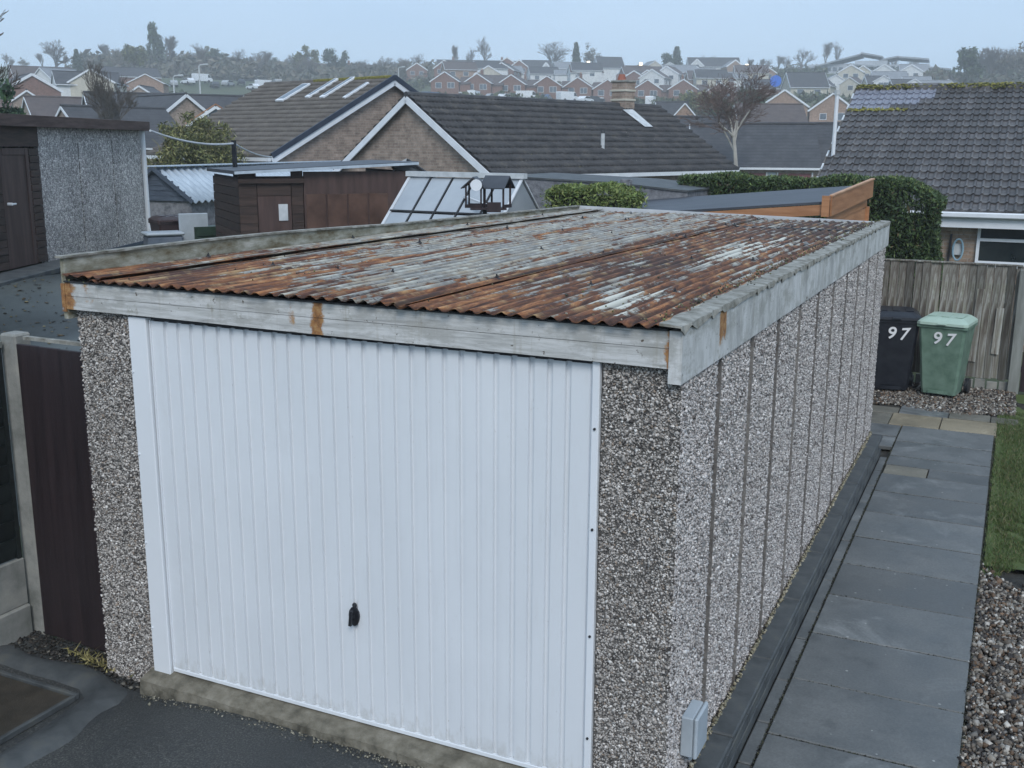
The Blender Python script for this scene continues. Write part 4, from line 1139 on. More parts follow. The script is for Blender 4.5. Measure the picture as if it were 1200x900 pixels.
# ---------------------------------------------------------------- houses
def tile_template(wd=.30, ln=.37, rolls=2, amp=.032, lip=.034):
    us = []; ws = []
    for r in range(rolls):
        b = r*wd/rolls; q = wd/rolls
        for t, h in ((0, .15), (.30, 0), (.55, 0), (.72, .85), (.82, 1), (.93, .85)): us.append(b+t*q); ws.append(h*amp)
    us.append(wd*.998); ws.append(.15*amp)
    n = len(us); V = []
    for u, w in zip(us, ws): V.append((u, 0, w))
    for u, w in zip(us, ws): V.append((u, ln, w+lip))
    for u, w in zip(us, ws): V.append((u, ln, -.004))
    F = []
    for i in range(n-1): F.append((i, i+1, n+i+1, n+i)); F.append((n+i, n+i+1, 2*n+i+1, 2*n+i))
    return np.array(V), np.array(F)
TV, TF = tile_template()
TV1, TF1 = tile_template(rolls=1, amp=.028)
TVC = tile_template(lip=.065, amp=.030)
def tile_field(name, mat, parent, origin, U, Vd, nu, nv, wd=.30, gauge=.33, jitter=.004, tmpl=None, brk=0):
    """a slope of tiles in one mesh; origin at ridge end, U along the ridge, Vd down the slope"""
    U = np.array(U, float); Vd = np.array(Vd, float); N = np.cross(U, Vd)
    if N[2] < 0: N = -N
    tv, tf = tmpl or (TV, TF)
    I, J = np.meshgrid(np.arange(nu), np.arange(nv)); I = I.ravel(); J = J.ravel(); n = len(I)
    u0 = I*wd+rng.normal(0, jitter, n)+brk*(J % 2)*wd*.5; v0 = J*gauge+rng.normal(0, jitter, n); w0 = rng.uniform(0, .006, n)
    P = np.array(origin)+(tv[None, :, 0, None]*U+(tv[None, :, 1, None])*Vd+tv[None, :, 2, None]*N)+(u0[:, None, None]*U+v0[:, None, None]*Vd+w0[:, None, None]*N)
    k = len(tv)
    F = (tf[None]+(np.arange(n)*k)[:, None, None]).reshape(-1, 4)
    o = mesh_obj(name, P.reshape(-1, 3), F, mat, parent); o['kind'] = 'stuff'; return o

def window(parent, M, x, z, w, h, frame=M_white, pane=M_glass_dark, div=1, y=0.0, th=.06, transom=0, pale=False):
    """a framed window on a wall that faces local -y"""
    m = MB(); f = .055
    m.box(x-w/2, x+w/2, y-th, y+.02, z-h/2, z-h/2+f, M); m.box(x-w/2, x+w/2, y-th, y+.02, z+h/2-f, z+h/2, M)
    m.box(x-w/2, x-w/2+f, y-th, y+.02, z-h/2+f, z+h/2-f, M); m.box(x+w/2-f, x+w/2, y-th, y+.02, z-h/2+f, z+h/2-f, M)
    for k in range(1, div):
        xx = x-w/2+k*w/div; m.box(xx-f/2, xx+f/2, y-th+.002, y+.02, z-h/2+f, z+h/2-f, M)
    if transom: m.box(x-w/2+f, x+w/2-f, y-th+.004, y+.02, z+h/2-transom-f/2, z+h/2-transom+f/2, M)
    o = m.build('window', frame, parent)
    m = MB(); m.box(x-w/2+f*.5, x+w/2-f*.5, y-.022, y+.012, z-h/2+f*.5, z+h/2-f*.5, M); m.build('pane', M_glass_pale if pale else pane, o)
    return o

def house(name, label, apex, heading, span, length, eave_h, rise, wall, roof, trim=M_white, group=None, wins=(), sidewins=(), chimney=None, tiles=None, oh=.30,
          barge=True, gutter=True, cat='house', gable_over=.15, door=None, back_barge=False, bargew=.16, gutmat=None):
    loc = (apex[0], apex[1], apex[2]-eave_h-rise)
    h = thing(name, label, cat, loc, -rad(heading), group)
    s = span/2; t = .12
    m = MB(); m.prism([(-s, -4), (s, -4), (s, eave_h), (0, eave_h+rise-.05), (-s, eave_h)], 0, length); m.build('wall', wall, h)
    sl_ = rise/s; ex = s+oh; ez = eave_h-oh*sl_; top = eave_h+rise
    m = MB()
    y0, y1 = -gable_over, length+gable_over
    m.add([(0, y0, top), (ex, y0, ez), (ex, y0, ez-t), (0, y0, top-t), (-ex, y0, ez), (-ex, y0, ez-t),
           (0, y1, top), (ex, y1, ez), (ex, y1, ez-t), (0, y1, top-t), (-ex, y1, ez), (-ex, y1, ez-t)],
          [(0, 1, 7, 6), (3, 9, 8, 2), (1, 2, 8, 7), (0, 6, 10, 4), (3, 5, 11, 9), (4, 10, 11, 5), (0, 3, 2, 1), (0, 4, 5, 3), (6, 7, 8, 9), (6, 9, 11, 10)])
    rf = m.build('roof', roof, h)
    m = MB(); m.tube([(0, y0-.02, top+.015), (0, y1+.02, top+.015)], .09, 8); m.build('ridge_tile', roof, rf)
    if tiles:
        L = math.hypot(ex, top-ez); nv = int(L/.33)+1
        for sgn in (1, -1):
            d = np.array((sgn*ex, 0, ez-top))/L
            tile_field('roof_tiles', tiles, rf, (0, y0, top+.012), (0, 1, 0), d, int((y1-y0)/.30), nv, gauge=L/nv, tmpl=TVC)
    if barge:
        for sgn in (1, -1):
            m = MB(); m.beam((0, y0-.02, top-.10), (sgn*ex, y0-.02, ez-.10), .04, bargew); m.build('barge_board', trim, h)
            if back_barge: m = MB(); m.beam((0, y1+.02, top-.10), (sgn*ex, y1+.02, ez-.10), .04, bargew); m.build('barge_board', trim, h)
    if gutter:
        for sgn in (1, -1):
            m = MB(); m.box(min(sgn*(ex+.01), sgn*(ex+.11)), max(sgn*(ex+.01), sgn*(ex+.11)), y0, y1, ez-.13, ez-.02); m.build('gutter', gutmat or trim, h)
    I = Matrix.Identity(4)
    for wv in wins: window(h, I, *wv[:4], div=wv[4] if len(wv) > 4 else 1, pale=True)
    Mr = Matrix.Translation((s, 0, 0)) @ Matrix.Rotation(PI/2, 4, 'Z')   # right wall: local x runs along +y
    Ml = Matrix.Translation((-s, length, 0)) @ Matrix.Rotation(-PI/2, 4, 'Z')
    for wv in sidewins:
        window(h, Mr if wv[0] > 0 else Ml, *wv[1:5], div=wv[5] if len(wv) > 5 else 1, pale=True)
    if door:
        m = MB(); m.box(door[0]-.45, door[0]+.45, -.05, .02, 0, 2.05); d = m.build('door', door[1], h)
    if chimney:
        for cy, cx, ch in chimney:
            zt = top-abs(cx)*sl_+ch
            m = MB(); m.box(cx-.28, cx+.28, cy-.42, cy+.42, zt-ch-.9, zt, b=.01); c = m.build('chimney', wall, h)
            m = MB(); m.box(cx-.32, cx+.32, cy-.46, cy+.46, zt, zt+.08); m.build('chimney_cap', M_conc, c)
            for q in (-.2, .2):
                m = MB(); m.tube([(cx, cy+q, zt+.08), (cx, cy+q, zt+.36)], [.10, .085], 10); m.build('chimney_pot', M_orange, c)
    return h

# bungalow with brick gable (middle)
A_ap = at(481, 112, 30)
hA = house('bungalow', 'brick gabled bungalow with long dark tiled roof and chimney in mid view', A_ap, 18, 6.3, 11.4, 2.5, 1.98, M_brick_grey, M_tile_slate, tiles=M_tile_slate, cat='bungalow', oh=.12,
           chimney=None, bargew=.17)
# chimney near the far end with its pots, flashing and vents
cc = at(728, 118, 37); cl_ = Matrix.Rotation(rad(18), 3, 'Z') @ (Vector(cc)-Vector(A_ap))
cy_ = cl_.y
m = MB(); m.box(-.29, .29, cy_-.26, cy_+.26, 3.9, 5.24, b=.01); ch = m.build('chimney', M_brick_grey, hA)
for k in range(3):
    m = MB(); m.box(-.32, .32, cy_-.29, cy_+.29, 5.23-k*.30, 5.30-k*.30, b=.01); m.build('brick_band', M_render_cream if k else M_conc, ch)
for q in (-.08,):
    m = MB(); m.tube([(q, cy_, 5.30), (q, cy_, 5.50)], [.15, .11], 12); m.build('chimney_pot', mnoise('terracotta', (.24, .09, .06), (.33, .13, .09), 5, .8, 0) if q < 0 else bpy.data.materials['terracotta'], ch)
m = MB(); m.add([(.42, cy_-.55, 4.28), (1.3, cy_-.50, 3.73), (1.3, cy_-.05, 3.73), (.42, cy_+.0, 4.30)], [(0, 1, 2, 3)]); m.v = [(a, b, c+.06) for a, b, c in m.v]; m.build('lead_flashing', M_alu, ch)
vp_ = (2.25, 5.6, 3.12)
m = MB(); m.tube([(vp_[0], vp_[1], vp_[2]-.1), (vp_[0], vp_[1], vp_[2]+.42)], .06, 10); v_ = m.build('vent_pipe', M_alu, hA)
m = MB(); m.tube([(vp_[0], vp_[1], vp_[2]+.42), (vp_[0], vp_[1], vp_[2]+.5)], [.075, .05], 10); m.build('vent_cap', M_dark_metal, v_)
m = MB(); m.tube([(3.30, -.1, 2.36), (3.30, 11.3, 2.38)], .055, 8)
# dead leaves and lichen on the slope
nn = 90; P_ = np.stack([rng.uniform(.2, 3.1, nn), rng.uniform(0, 11, nn), np.zeros(nn)], -1); P_[:, 2] = 4.48-P_[:, 0]*(1.98/3.15)+.06
o = stones('lichen_spots', P_, .030, palette(nn, [(.42,.42,.38),(.2,.2,.1)], [1, 1]), hA, squash=(1, 1, .3)); o['kind'] = 'stuff'

# grey brown bungalow behind it, with roof windows
B_ap = at(458, 92, 36)
hB = house('bungalow', 'bungalow with grey brown roof, pale roof windows and dark edged gable', B_ap, -74, 9.7, 6.6, 2.45, 2.42, M_brick_grey, M_tile_brown, tiles=M_tile_brown, cat='bungalow', oh=.1, bargew=.22)
m = MB()
for sgn in (1, -1):
    m = MB(); m.beam((0, -.19, 4.87+.04), (sgn*4.95, -.19, 2.40+.04), .06, .15); m.build('verge_strip', mnoise('navy verge', (.02, .03, .05), (.035, .045, .07), 4, .5, 0), hB)
slB = 2.42/4.85
def onroofB(xx, yy, w, l, name, mat, par):
    """flat fitting on the slope to local -x"""
    a = math.atan(slB); M = Matrix.Translation((-xx, yy, 4.87-xx*slB+.07)) @ Matrix.Rotation(-a, 4, 'Y')
    m = MB(); m.box(-l/2, l/2, -w/2, w/2, 0, .07, M, b=.01); return m.build(name, mat, par)
for (yy, xx, w, l) in ((3.9, .95, .42, 1.35), (2.62, .72, .22, 1.45), (1.80, .72, .22, 1.55), (.55, 1.0, .14, 1.15)):
    w_ = onroofB(xx, yy, w, l, 'roof_window', M_white, hB)
    a = math.atan(slB); M = Matrix.Translation((-xx, yy, 4.87-xx*slB+.143)) @ Matrix.Rotation(-a, 4, 'Y')
    m = MB(); m.box(-l/2+.08, l/2-.08, -w/2+.04, w/2-.04, 0, .006, M); m.build('pane', M_glass_pale, w_)
m = MB(); m.box(-.10, .12, -.1, 3.9, 4.87, 4.97, b=.02); m.build('mossy_ridge', M_moss, hB)
m = MB(); m.beam((2.6, -.25, 2.05), (3.9, -.25, 2.42), .05, .05); m.build('black_pipe', M_black, hB)
m = MB(); m.tube([(2.3, -.22, .5), (2.3, -.22, 2.7)], .07, 8); m.build('black_pipe', M_black, hB)

# ---------------------------------------------------------------- bungalow on the right, tile by tile
RX0, RE, RR = .22, 17.5, 23.2
ez_ = hit(1107, 247, 1, RE)[2]; rz_ = hit(1100, 104, 1, RR)[2]
rb = thing('bungalow', 'nearest bungalow at right with big dark tiled roof above the board fence', 'bungalow', (4.5, 20.4, -1.0))
def rl(x, y, z): return (x-4.5, y-20.4, z+1.0)
XR2 = 9.5
m = MB(); m.add([rl(x, y, z) for x, y, z in ((RX0+.2, RE+.35, -2.5), (XR2, RE+.35, -2.5), (XR2, 2*RR-RE-.35, -2.5), (RX0+.2, 2*RR-RE-.35, -2.5), (RX0+.2, RE+.35, ez_-.02), (XR2, RE+.35, ez_-.02), (XR2, 2*RR-RE-.35, ez_-.02), (RX0+.2, 2*RR-RE-.35, ez_-.02), (RX0+.2, RR, rz_-.25), (XR2, RR, rz_-.25))],
      [(0, 1, 5, 4), (1, 2, 6, 9, 5), (2, 3, 7, 6), (3, 0, 4, 8, 7), (3, 2, 1, 0), (4, 5, 9, 8), (6, 7, 8, 9)]); m.build('wall', M_brick_buff, rb)
m = MB(); ny_ = 2*RR-RE
m.add([rl(x, y, z) for x in (RX0, XR2+.2) for y, z in ((RE, ez_), (RR, rz_), (ny_, ez_), (ny_, ez_-.08), (RR, rz_-.1), (RE, ez_-.08))],
      [(0, 6, 7, 1), (1, 7, 8, 2), (2, 8, 9, 3), (3, 9, 10, 4), (4, 10, 11, 5), (5, 11, 6, 0), (0, 1, 4, 5), (1, 2, 3, 4), (6, 11, 10, 7), (7, 10, 9, 8)])
rrf = m.build('roof', M_tile_dark, rb)
Lr = math.hypot(RR-RE, rz_-ez_); nv_ = 19; ga_ = Lr/nv_
dv = Vector((0, RE-RR, ez_-rz_)).normalized(); un = Vector((1, 0, 0)); nn_ = un.cross(dv)
if nn_.z < 0: nn_ = -nn_
tile_me = None
org = Vector(rl(RX0, RR, rz_))
sgn_ = -1
tvv = TV.copy()
for jrow in range(nv_):
    for i in range(14):
        p = org+un*(i*.30+random.uniform(-.003, .003)+.01)+dv*(jrow*ga_+random.uniform(-.004, .004))+nn_*(.012+random.uniform(0, .005))
        tl = .012*random.uniform(-1, 1)
        M = Matrix(((un.x, dv.x, nn_.x, p.x), (un.y, dv.y, nn_.y, p.y), (un.z, dv.z, nn_.z, p.z), (0, 0, 0, 1))) @ Matrix.Rotation(tl, 4, 'Y')
        if tile_me is None:
            tile0 = mesh_obj('roof_tile', TV, [tuple(int(q) for q in f) for f in TF], M_tile_dark, rrf); tile_me = tile0; o = tile0
        else: o = share(tile0, rrf)
        o.matrix_local = M
        if i in (0, 1, 2, 3) and 0 < jrow < 3 or (i > 3 and i < 6 and jrow == 1): pass
o = tile_field('roof_tiles', M_tile_dark, rrf, org+un*(14*.30+.01)+nn_*.012, un, dv, 17, nv_, gauge=ga_)
o = tile_field('roof_tiles', M_tile_dark, rrf, org+nn_*0+Vector((0, 0, .012)), un, Vector((0, RR-RE, ez_-rz_)).normalized(), 31, nv_, gauge=ga_)
# newer bluish tiles near the ridge at the left end
blue = mnoise('newer blue grey tile', (.16, .17, .21), (.27, .28, .33), 6, .4, .3, 70, .003)
k = 0
for o in [c for c in rrf.children if c.name.startswith('roof_tile') and not c.get('kind')]:
    jrow, i = divmod(k, 14); k += 1
    if jrow < 4 and i < (6, 6, 5, 3)[jrow]:
        for sl_ in o.material_slots: sl_.link = 'OBJECT'; sl_.material = blue
for i in range(21):
    m = MB(); m.tube([(0, 0, 0), (.45, 0, 0)], .11, 10)
    if i == 0: rt0 = m.build('ridge_tile', M_moss if False else M_tile_dark, rrf); o = rt0
    else: o = share(rt0, rrf)
    o.location = rl(RX0+i*.455, RR, rz_-.01); o.rotation_euler = (0, random.uniform(-.01, .01), 0)
n_ = 5200
P_ = np.stack([rng.uniform(0, 9.2, n_), rng.normal(0, .085, n_), np.zeros(n_)], -1)
dens = np.clip(.55+.5*np.sin(P_[:, 0]*2.3+1)+.3*np.sin(P_[:, 0]*7), .08, 1); P_ = P_[rng.uniform(size=n_) < dens]
P_[:, 2] = .085-np.abs(P_[:, 1])*.5+rng.uniform(0, .04, len(P_)); P_ = P_+np.array(rl(RX0, RR, rz_))
o = stones('moss', P_, .030, palette(len(P_), [(.26,.25,.06),(.14,.14,.04),(.36,.33,.12),(.07,.08,.03)], [3, 3, 1, 2]), rrf, squash=(1.3, 1, .6)); o['kind'] = 'stuff'
n_ = 260
P_ = np.stack([rng.uniform(0, 1.3, n_), np.zeros(n_), np.zeros(n_)], -1); tt = rng.normal(4.1, .12, n_)
P_ = np.array(org)[None]+P_+np.array(dv)[None]*(tt*ga_)[:, None]+np.array(nn_)[None]*.05
o = stones('moss', P_, .028, palette(n_, [(.30,.29,.07),(.16,.15,.04)], [1, 1]), rrf, squash=(1.3, 1, .6)); o['kind'] = 'stuff'
m = MB()
for j in range(nv_):
    p = org+dv*((j+1)*ga_)+nn_*.03
    q = org+dv*(j*ga_+.03)+nn_*.03
    m = MB(); m.beam(q-un*.012, p-un*.012, .035, .05, up=nn_)
    m.build('verge_tile', M_alu if j % 2 else M_tile_brown, rrf)
m = MB(); m.box(0, XR2-RX0, -.12, -.012, -.115, -.01, b=.02); g = m.build('gutter', M_white, rb, rl(RX0, RE, ez_))
m = MB(); m.box(.02, XR2-RX0, -.004, .35, -.30, -.125); m.build('soffit_board', M_white, rb, rl(RX0, RE, ez_))
# window
wl = hit(1145, 280, 1, RE+.33)[0]; wt = hit(1150, 258, 1, RE+.33)[2]; wb = hit(1150, 309, 1, RE+.33)[2]
Mw = Matrix.Translation(rl(0, RE+.35, 0))
wd_ = window(rb, Mw, wl+1.15, (wt+wb)/2+0, 2.3, wt-wb, frame=M_white, div=2, transom=.36, th=.07)
m = MB(); m.box(wl-.04, wl+2.35, -.13, .01, wb-.06, wb+.0, Mw, b=.008); m.build('sill', M_white, wd_)
m = MB(); m.tube([(0, 0, 0), (0, 0, .9)], .028, 8); 
hr = thing('hose_reel', 'pale blue hose reel and black bar on the buff brick wall', 'hose reel', tuple(hit(1118, 300, 1, RE+.30)))
m = MB(); m.tube([(-.10, -.03, -.1), (-.08, -.03, .42)], .022, 8); m.build('bar', M_black, hr)
pts_ = [(.06+.09*math.cos(a), -.05-.004*a, .13+.20*math.sin(a)) for a in np.linspace(0, 4*PI, 40)]
m = MB(); m.tube(pts_, .016, 6); m.build('hose', mnoise('pale blue hose', (.18, .30, .38), (.28, .42, .50), 5, .4, 0), hr)
m = MB(); m.box(-.05, .15, -.02, .04, .02, .24, b=.01); m.build('bracket', M_alu, hr)
# pale flue on the left verge of that roof
fp = at(977, 170, 24)
fl = thing('white_pole', 'tall thin white pole rising at the left edge of the big tiled roof', 'pole', (fp[0], fp[1], -.9))
m = MB(); m.tube([(0, 0, 0), (0, 0, at(977, 111, 24)[2]+.9)], .04, 8); m.build('shaft', M_white, fl)
m = MB(); m.tube([(0, 0, at(977, 111, 24)[2]+.9), (0, 0, at(977, 109, 24)[2]+.95)], .06, 8); m.build('cap', M_alu, fl)

# ---------------------------------------------------------------- neighbour's pebble dashed garage at the left
ng = thing('neighbour_garage', 'pebble panelled garage at the left with brown door and flat roof', 'garage', (-8.6, 5.24, 1.0), math.atan2(.917, -.3987))
def nb(name, mat, x0, x1, y0, y1, z0, z1, b=.004, par=ng):
    m = MB(); m.box(x0, x1, y0, y1, z0, z1, b=b); return m.build(name, mat, par)
for (a, b) in ((2.94, 4.355), (4.395, 5.78), (5.82, 7.18)): nb('wall_panel', M_pebble_far, a, b, -.0, .1, -.1, 2.18)
nb('panel_joint', M_gate, 2.95, 7.17, .06, .09, -.1, 2.17)
nb('plinth', M_blueboard, 2.9, 7.2, -.012, .0, -.3, .0)
nb('end_wall', M_pebble_far, 7.12, 7.18, .1, 3.0, -.3, 2.15); nb('back_wall', M_pebble_far, 0, 7.1, 2.95, 3.02, -.3, 2.15); nb('near_wall', M_pebble_far, 0, .08, .0, 2.94, -.3, 2.15)
d = nb('door', M_brown_door, 1.72, 2.60, .01, .06, .04, 1.78)
nb('door_stile', M_brown_door, 2.50, 2.60, -.004, .008, .04, 1.78, par=d); nb('door_stile', M_brown_door, 1.72, 1.80, -.004, .008, .04, 1.78, par=d); nb('door_rail', M_brown_door, 1.81, 2.49, -.004, .008, 1.68, 1.78, par=d)
m = MB(); m.tube([(1.86, -.06, .98), (1.86, .01, .98)], .022, 10); m.tube([(1.86, -.06, .98), (1.96, -.06, .98)], .014, 8); m.build('handle', M_white, d)
for k in range(16):
    nb('cladding_board', M_brown_board, 2.615, 2.93, -.012+.006*(k % 2), .05, .05+k*.108, .05+k*.108+.100)
    nb('cladding_board', M_brown_board, .10, 1.70, -.012+.006*(k % 2), .05, .05+k*.108, .05+k*.108+.100)
nb('lintel_board', M_brown_board, .0, 2.93, -.02, .06, 1.80, 2.12)
nb('roof_slab', M_felt, -.1, 7.3, -.12, 3.1, 2.18, 2.22)
nb('roof_fascia', mnoise('brown fascia', (.055, .035, .03), (.11, .075, .065), 4, .8, .4, 30, .004, (.6, 1, 5)), -.12, 7.32, -.16, -.125, 2.09, 2.26)
nb('doorstep', M_conc_dark, .2, 3.4, -.55, -.02, -.05, .03, .01)
m = MB(); m.tube([(7.22, -.04, -.4), (7.22, -.04, 2.10)], .045, 10); m.build('downpipe', M_white, ng)
# cable from its corner
q0 = at(176, 153, 16.1); q1 = at(274, 168, 18.5); q2 = at(318, 184, 22)
cp = thing('cable_post', 'thin black post carrying a slack cable beside the brown shed', 'post', (q1[0], q1[1], .6))
m = MB(); m.box(-.028, .028, -.028, .028, 0, q1[2]-.6+.05); m.build('post', M_black, cp)
cb = []
for (a, b, sg) in ((q0, q1, .16), (q1, q2, .10)):
    for t in np.linspace(0, 1, 14): p = a+(b-a)*t; cb.append((p[0], p[1], p[2]-sg*4*t*(1-t)*.5))
m = MB(); m.tube(cb, .016, 6); tag(m.build('cable', M_white_dull), 'pale slack cable from the pebble garage corner over the shrub', 'cable')

# ---------------------------------------------------------------- corrugated roofed garage, its bins and boards
kA = at(178, 197, 26); hdg = -8
cg = thing('corrugated_garage', 'roughcast garage with pale blue corrugated roof beyond the brown shed', 'garage', (kA[0], kA[1], .9), -rad(hdg))
rz0 = kA[2]-.9; hw = .98; dr = .72; LL = 14.5
m = MB(); m.prism([(-hw+.1, -1), (hw-.1, -1), (hw-.1, rz0-dr), (0, rz0-.1), (-hw+.1, rz0-dr)], .15, LL); m.build('wall', M_pebble_blue, cg)
for sgn in (1, -1):
    nx = 12; nyy = int(LL/.26*8); V = []; F = []
    for j in range(nyy):
        y = j*.26/8
        for i in range(2): V.append((sgn*hw*1.04*i, y, rz0-dr*1.04*i+.032*math.cos(2*PI*j/8)))
    for j in range(nyy-1): F.append((2*j, 2*j+1, 2*j+3, 2*j+2))
    o = mesh_obj('roof_sheet', V, F, M_corr_blue, cg, smooth=True); md = o.modifiers.new('t', 'SOLIDIFY'); md.thickness = .012
for k in range(6):
    z0 = rz0-dr-.02+k*.115; w_ = hw*(rz0-z0-.05)/dr*.98-.02
    if w_ > .06: m = MB(); m.box(-w_, w_, .10, .14, z0, z0+.108); m.build('gable_board', M_blueboard, cg)
for sgn in (1, -1):
    m = MB(); m.beam((0, .0, rz0+.0), (sgn*hw*1.04, .0, rz0-dr*1.04), .03, .09); m.build('barge_board', M_blueboard, cg)
m = MB(); m.box(-.12, .12, -.02, LL, rz0+.02, rz0+.055, b=.01); m.build('ridge_cap', M_corr_blue, cg)
make_bin('wheelie_bin', 'brown lidded dark wheelie bin by the roughcast garage wall', (at(198, 250, 20)[0], at(198, 250, 20)[1], at(198, 252, 20)[2]-1.02), rad(60), M_bin_brown, M_bin_brown, 1.05, number=False)
p_ = at(226, 250, 19.5)
sb = thing('storage_box', 'grey blue storage panel and box beside the dark bin', 'storage box', (p_[0], p_[1], .6), rad(55))
m = MB(); m.box(-.25, .25, -.03, .03, 0, p_[2]-.6, b=.01); m.build('panel', M_plastic_grey, sb)
m = MB(); m.box(-.85, -.26, -.35, .1, 0, p_[2]-.6-.35, b=.03); m.build('box', mnoise('blue grey plastic', (.10, .13, .17), (.16, .19, .24), 4, .5, 0), sb)
m = MB(); m.box(-.88, -.24, -.38, .13, p_[2]-.6-.345, p_[2]-.6-.29, b=.02); m.build('lid', M_plastic_grey, sb)
p_ = at(258, 264, 19.5)
gb = thing('green_planter', 'dark green boarded planter in front of the roughcast wall', 'planter', (p_[0], p_[1], .6), rad(55))
mg = mnoise('dark green paint', (.012, .03, .02), (.025, .05, .032), 4, .5, .2)
for k in range(3):
    for i in range(2):
        m = MB(); m.box(-.42+i*.42, -.01+i*.42, -.02, .02, p_[2]-.6-.18*(k+1), p_[2]-.6-.18*k-.015, b=.005); m.build('board', mg, gb)
m = MB(); m.box(-.44, .43, .02, .4, 0, p_[2]-.62); m.build('tub', mg, gb)

# ---------------------------------------------------------------- brown shed
s0 = at(279, 200, 16.5); s1 = at(479, 189, 17.2)
sd_ = Vector((s1[0]-s0[0], s1[1]-s0[1], 0)); SL = sd_.length
bsd = thing('brown_shed', 'dark brown boarded garden shed with copper toned window panels', 'shed', (s0[0], s0[1], .5), math.atan2(sd_.y, sd_.x))
hz0 = s0[2]-.5; hz1 = s1[2]-.5
def shtop(x): return hz0+(hz1-hz0)*x/SL-.07
dx0, dx1 = SL*.10, SL*.29
y_ = .0; k = 0
while y_ < hz0-.12:
    for (a, b) in ((0.0, dx0-.01), (dx1+.01, SL*.36)):
        m = MB(); m.box(a, b, .0, .03, y_, y_+.128, Matrix.Identity(4)); o = m.build('board', M_brown_board, bsd); o.rotation_euler = (0, 0, 0)
    y_ += .132
m = MB(); m.box(dx0, dx1, -.005, .025, 0, hz0-.38, b=.004); dd = m.build('door', M_brown_door, bsd)
m = MB(); m.box(dx1-.20, dx1-.06, -.02, -.004, hz0-.75, hz0-.5, b=.004); m.build('notice_plate', M_alu, dd)
m = MB(); m.box(dx1-.18, dx1-.12, -.03, -.004, hz0-1.55, hz0-1.35, b=.004); m.build('padlock', M_alu, dd)
m = MB(); m.box(-.02, SL*.365, -.06, -.005, hz0-.19, hz0-.12, b=.004); m.build('canopy_rail', M_brown_board, bsd)
m = MB(); m.box(SL*.365, SL*.995, .0, .03, 0, hz0-.02); m.build('front_wall', M_brown_door, bsd)
cop = mnoise('copper brown panel', (.055, .032, .024), (.12, .07, .052), 2.5, .3, .1, 20, .003)
m = MB(); m.box(dx0, dx1, -.008, .028, hz0-.375, hz0-.10, b=.004); m.build('door_header', M_brown_board, bsd)
for k in range(4):
    a = SL*(.375+k*.125); m = MB(); m.box(a, a+SL*.115, -.02, -.002, .35, hz0-.36, b=.006); m.build('window_panel', cop, bsd)
m = MB(); m.box(.02, .04, .035, 2.2, 0, hz0-.1); m.build('end_wall', M_gate, bsd)
for k in range(int((hz0-.12)/.132)): m = MB(); m.box(-.004, .018, .032, 2.2, k*.132, k*.132+.124); m.build('board', M_brown_board, bsd)
m = MB(); m.box(SL-.03, SL, .035, 2.2, 0, hz1-.15); m.build('end_wall', M_brown_board, bsd); m = MB(); m.box(0.04, SL-.04, 2.17, 2.2, 0, hz0-.15); m.build('back_wall', M_brown_board, bsd)
m = MB(); m.add([(-.08, -.12, hz0-.05), (SL+.12, -.12, hz1-.05), (SL+.12, 2.3, hz1-.06), (-.08, 2.3, hz0-.06), (-.08, -.12, hz0), (SL+.12, -.12, hz1), (SL+.12, 2.3, hz1-.01), (-.08, 2.3, hz0-.01)],
              [(3, 2, 1, 0), (4, 5, 6, 7), (0, 1, 5, 4), (1, 2, 6, 5), (2, 3, 7, 6), (3, 0, 4, 7)]); m.build('roof', M_felt, bsd)
m = MB(); m.beam((-.08, -.13, hz0-.03), (SL+.12, -.13, hz1-.03), .02, .04); m.build('roof_edge', M_corr_blue, bsd)

# ---------------------------------------------------------------- greenhouse
r0 = Vector(at(481, 206, 15.6)); r1 = Vector(at(612, 213, 14.6)); r1.z = r0.z
gdv = (r1-r0); GL = gdv.length; gang = math.atan2(gdv.y, gdv.x)
gh = thing('greenhouse', 'aluminium greenhouse with pale reflecting glass beside the brown shed', 'greenhouse', (r0.x, r0.y, .3), gang)
gz = r0.z-.3; ghw = 1.0; gdr = .95
def gslope(sgn, nm):
    n = 5
    for i in range(n):
        for j in range(2):
            a, b = GL*i/n+.02, GL*(i+1)/n-.02; t0, t1 = j*.5+.01, (j+1)*.5-.01
            m = MB(); m.add([(a, sgn*ghw*t0, gz-gdr*t0-.01), (b, sgn*ghw*t0, gz-gdr*t0-.01), (b, sgn*ghw*t1, gz-gdr*t1-.01), (a, sgn*ghw*t1, gz-gdr*t1-.01)], [(0, 1, 2, 3)])
            o = m.build('pane', M_glasshouse, gh); md = o.modifiers.new('t', 'SOLIDIFY'); md.thickness = .004
            m = MB(); m.box(a, b, sgn*ghw-.004, sgn*ghw+.0, .05+j*(gz-gdr)/2, (j+1)*(gz-gdr)/2); m.build('pane', M_glasshouse, gh)
    for i in range(n+1):
        m = MB(); m.beam((GL*i/n, 0, gz+.0), (GL*i/n, sgn*ghw, gz-gdr), .020 if i not in (0, n) else .045, .02); m.build('glazing_bar', M_white_dull if i in (0, n) else M_dark_metal, gh)
        m = MB(); m.beam((GL*i/n, sgn*ghw, gz-gdr), (GL*i/n, sgn*ghw, 0), .035, .03); m.build('glazing_bar', M_white_dull, gh)
    m = MB(); m.beam((0, sgn*ghw*.5, gz-gdr*.5+.012), (GL, sgn*ghw*.5, gz-gdr*.5+.012), .03, .02); m.build('cross_bar', M_dark_metal, gh)
    m = MB(); m.beam((0, sgn*ghw, gz-gdr), (GL, sgn*ghw, gz-gdr), .06, .06); m.build('eaves_bar', M_alu, gh)
gslope(-1, 'f'); gslope(1, 'b')
m = MB(); m.beam((-.05, 0, gz+.03), (GL+.05, 0, gz+.03), .10, .07); m.build('ridge_bar', M_alu, gh)
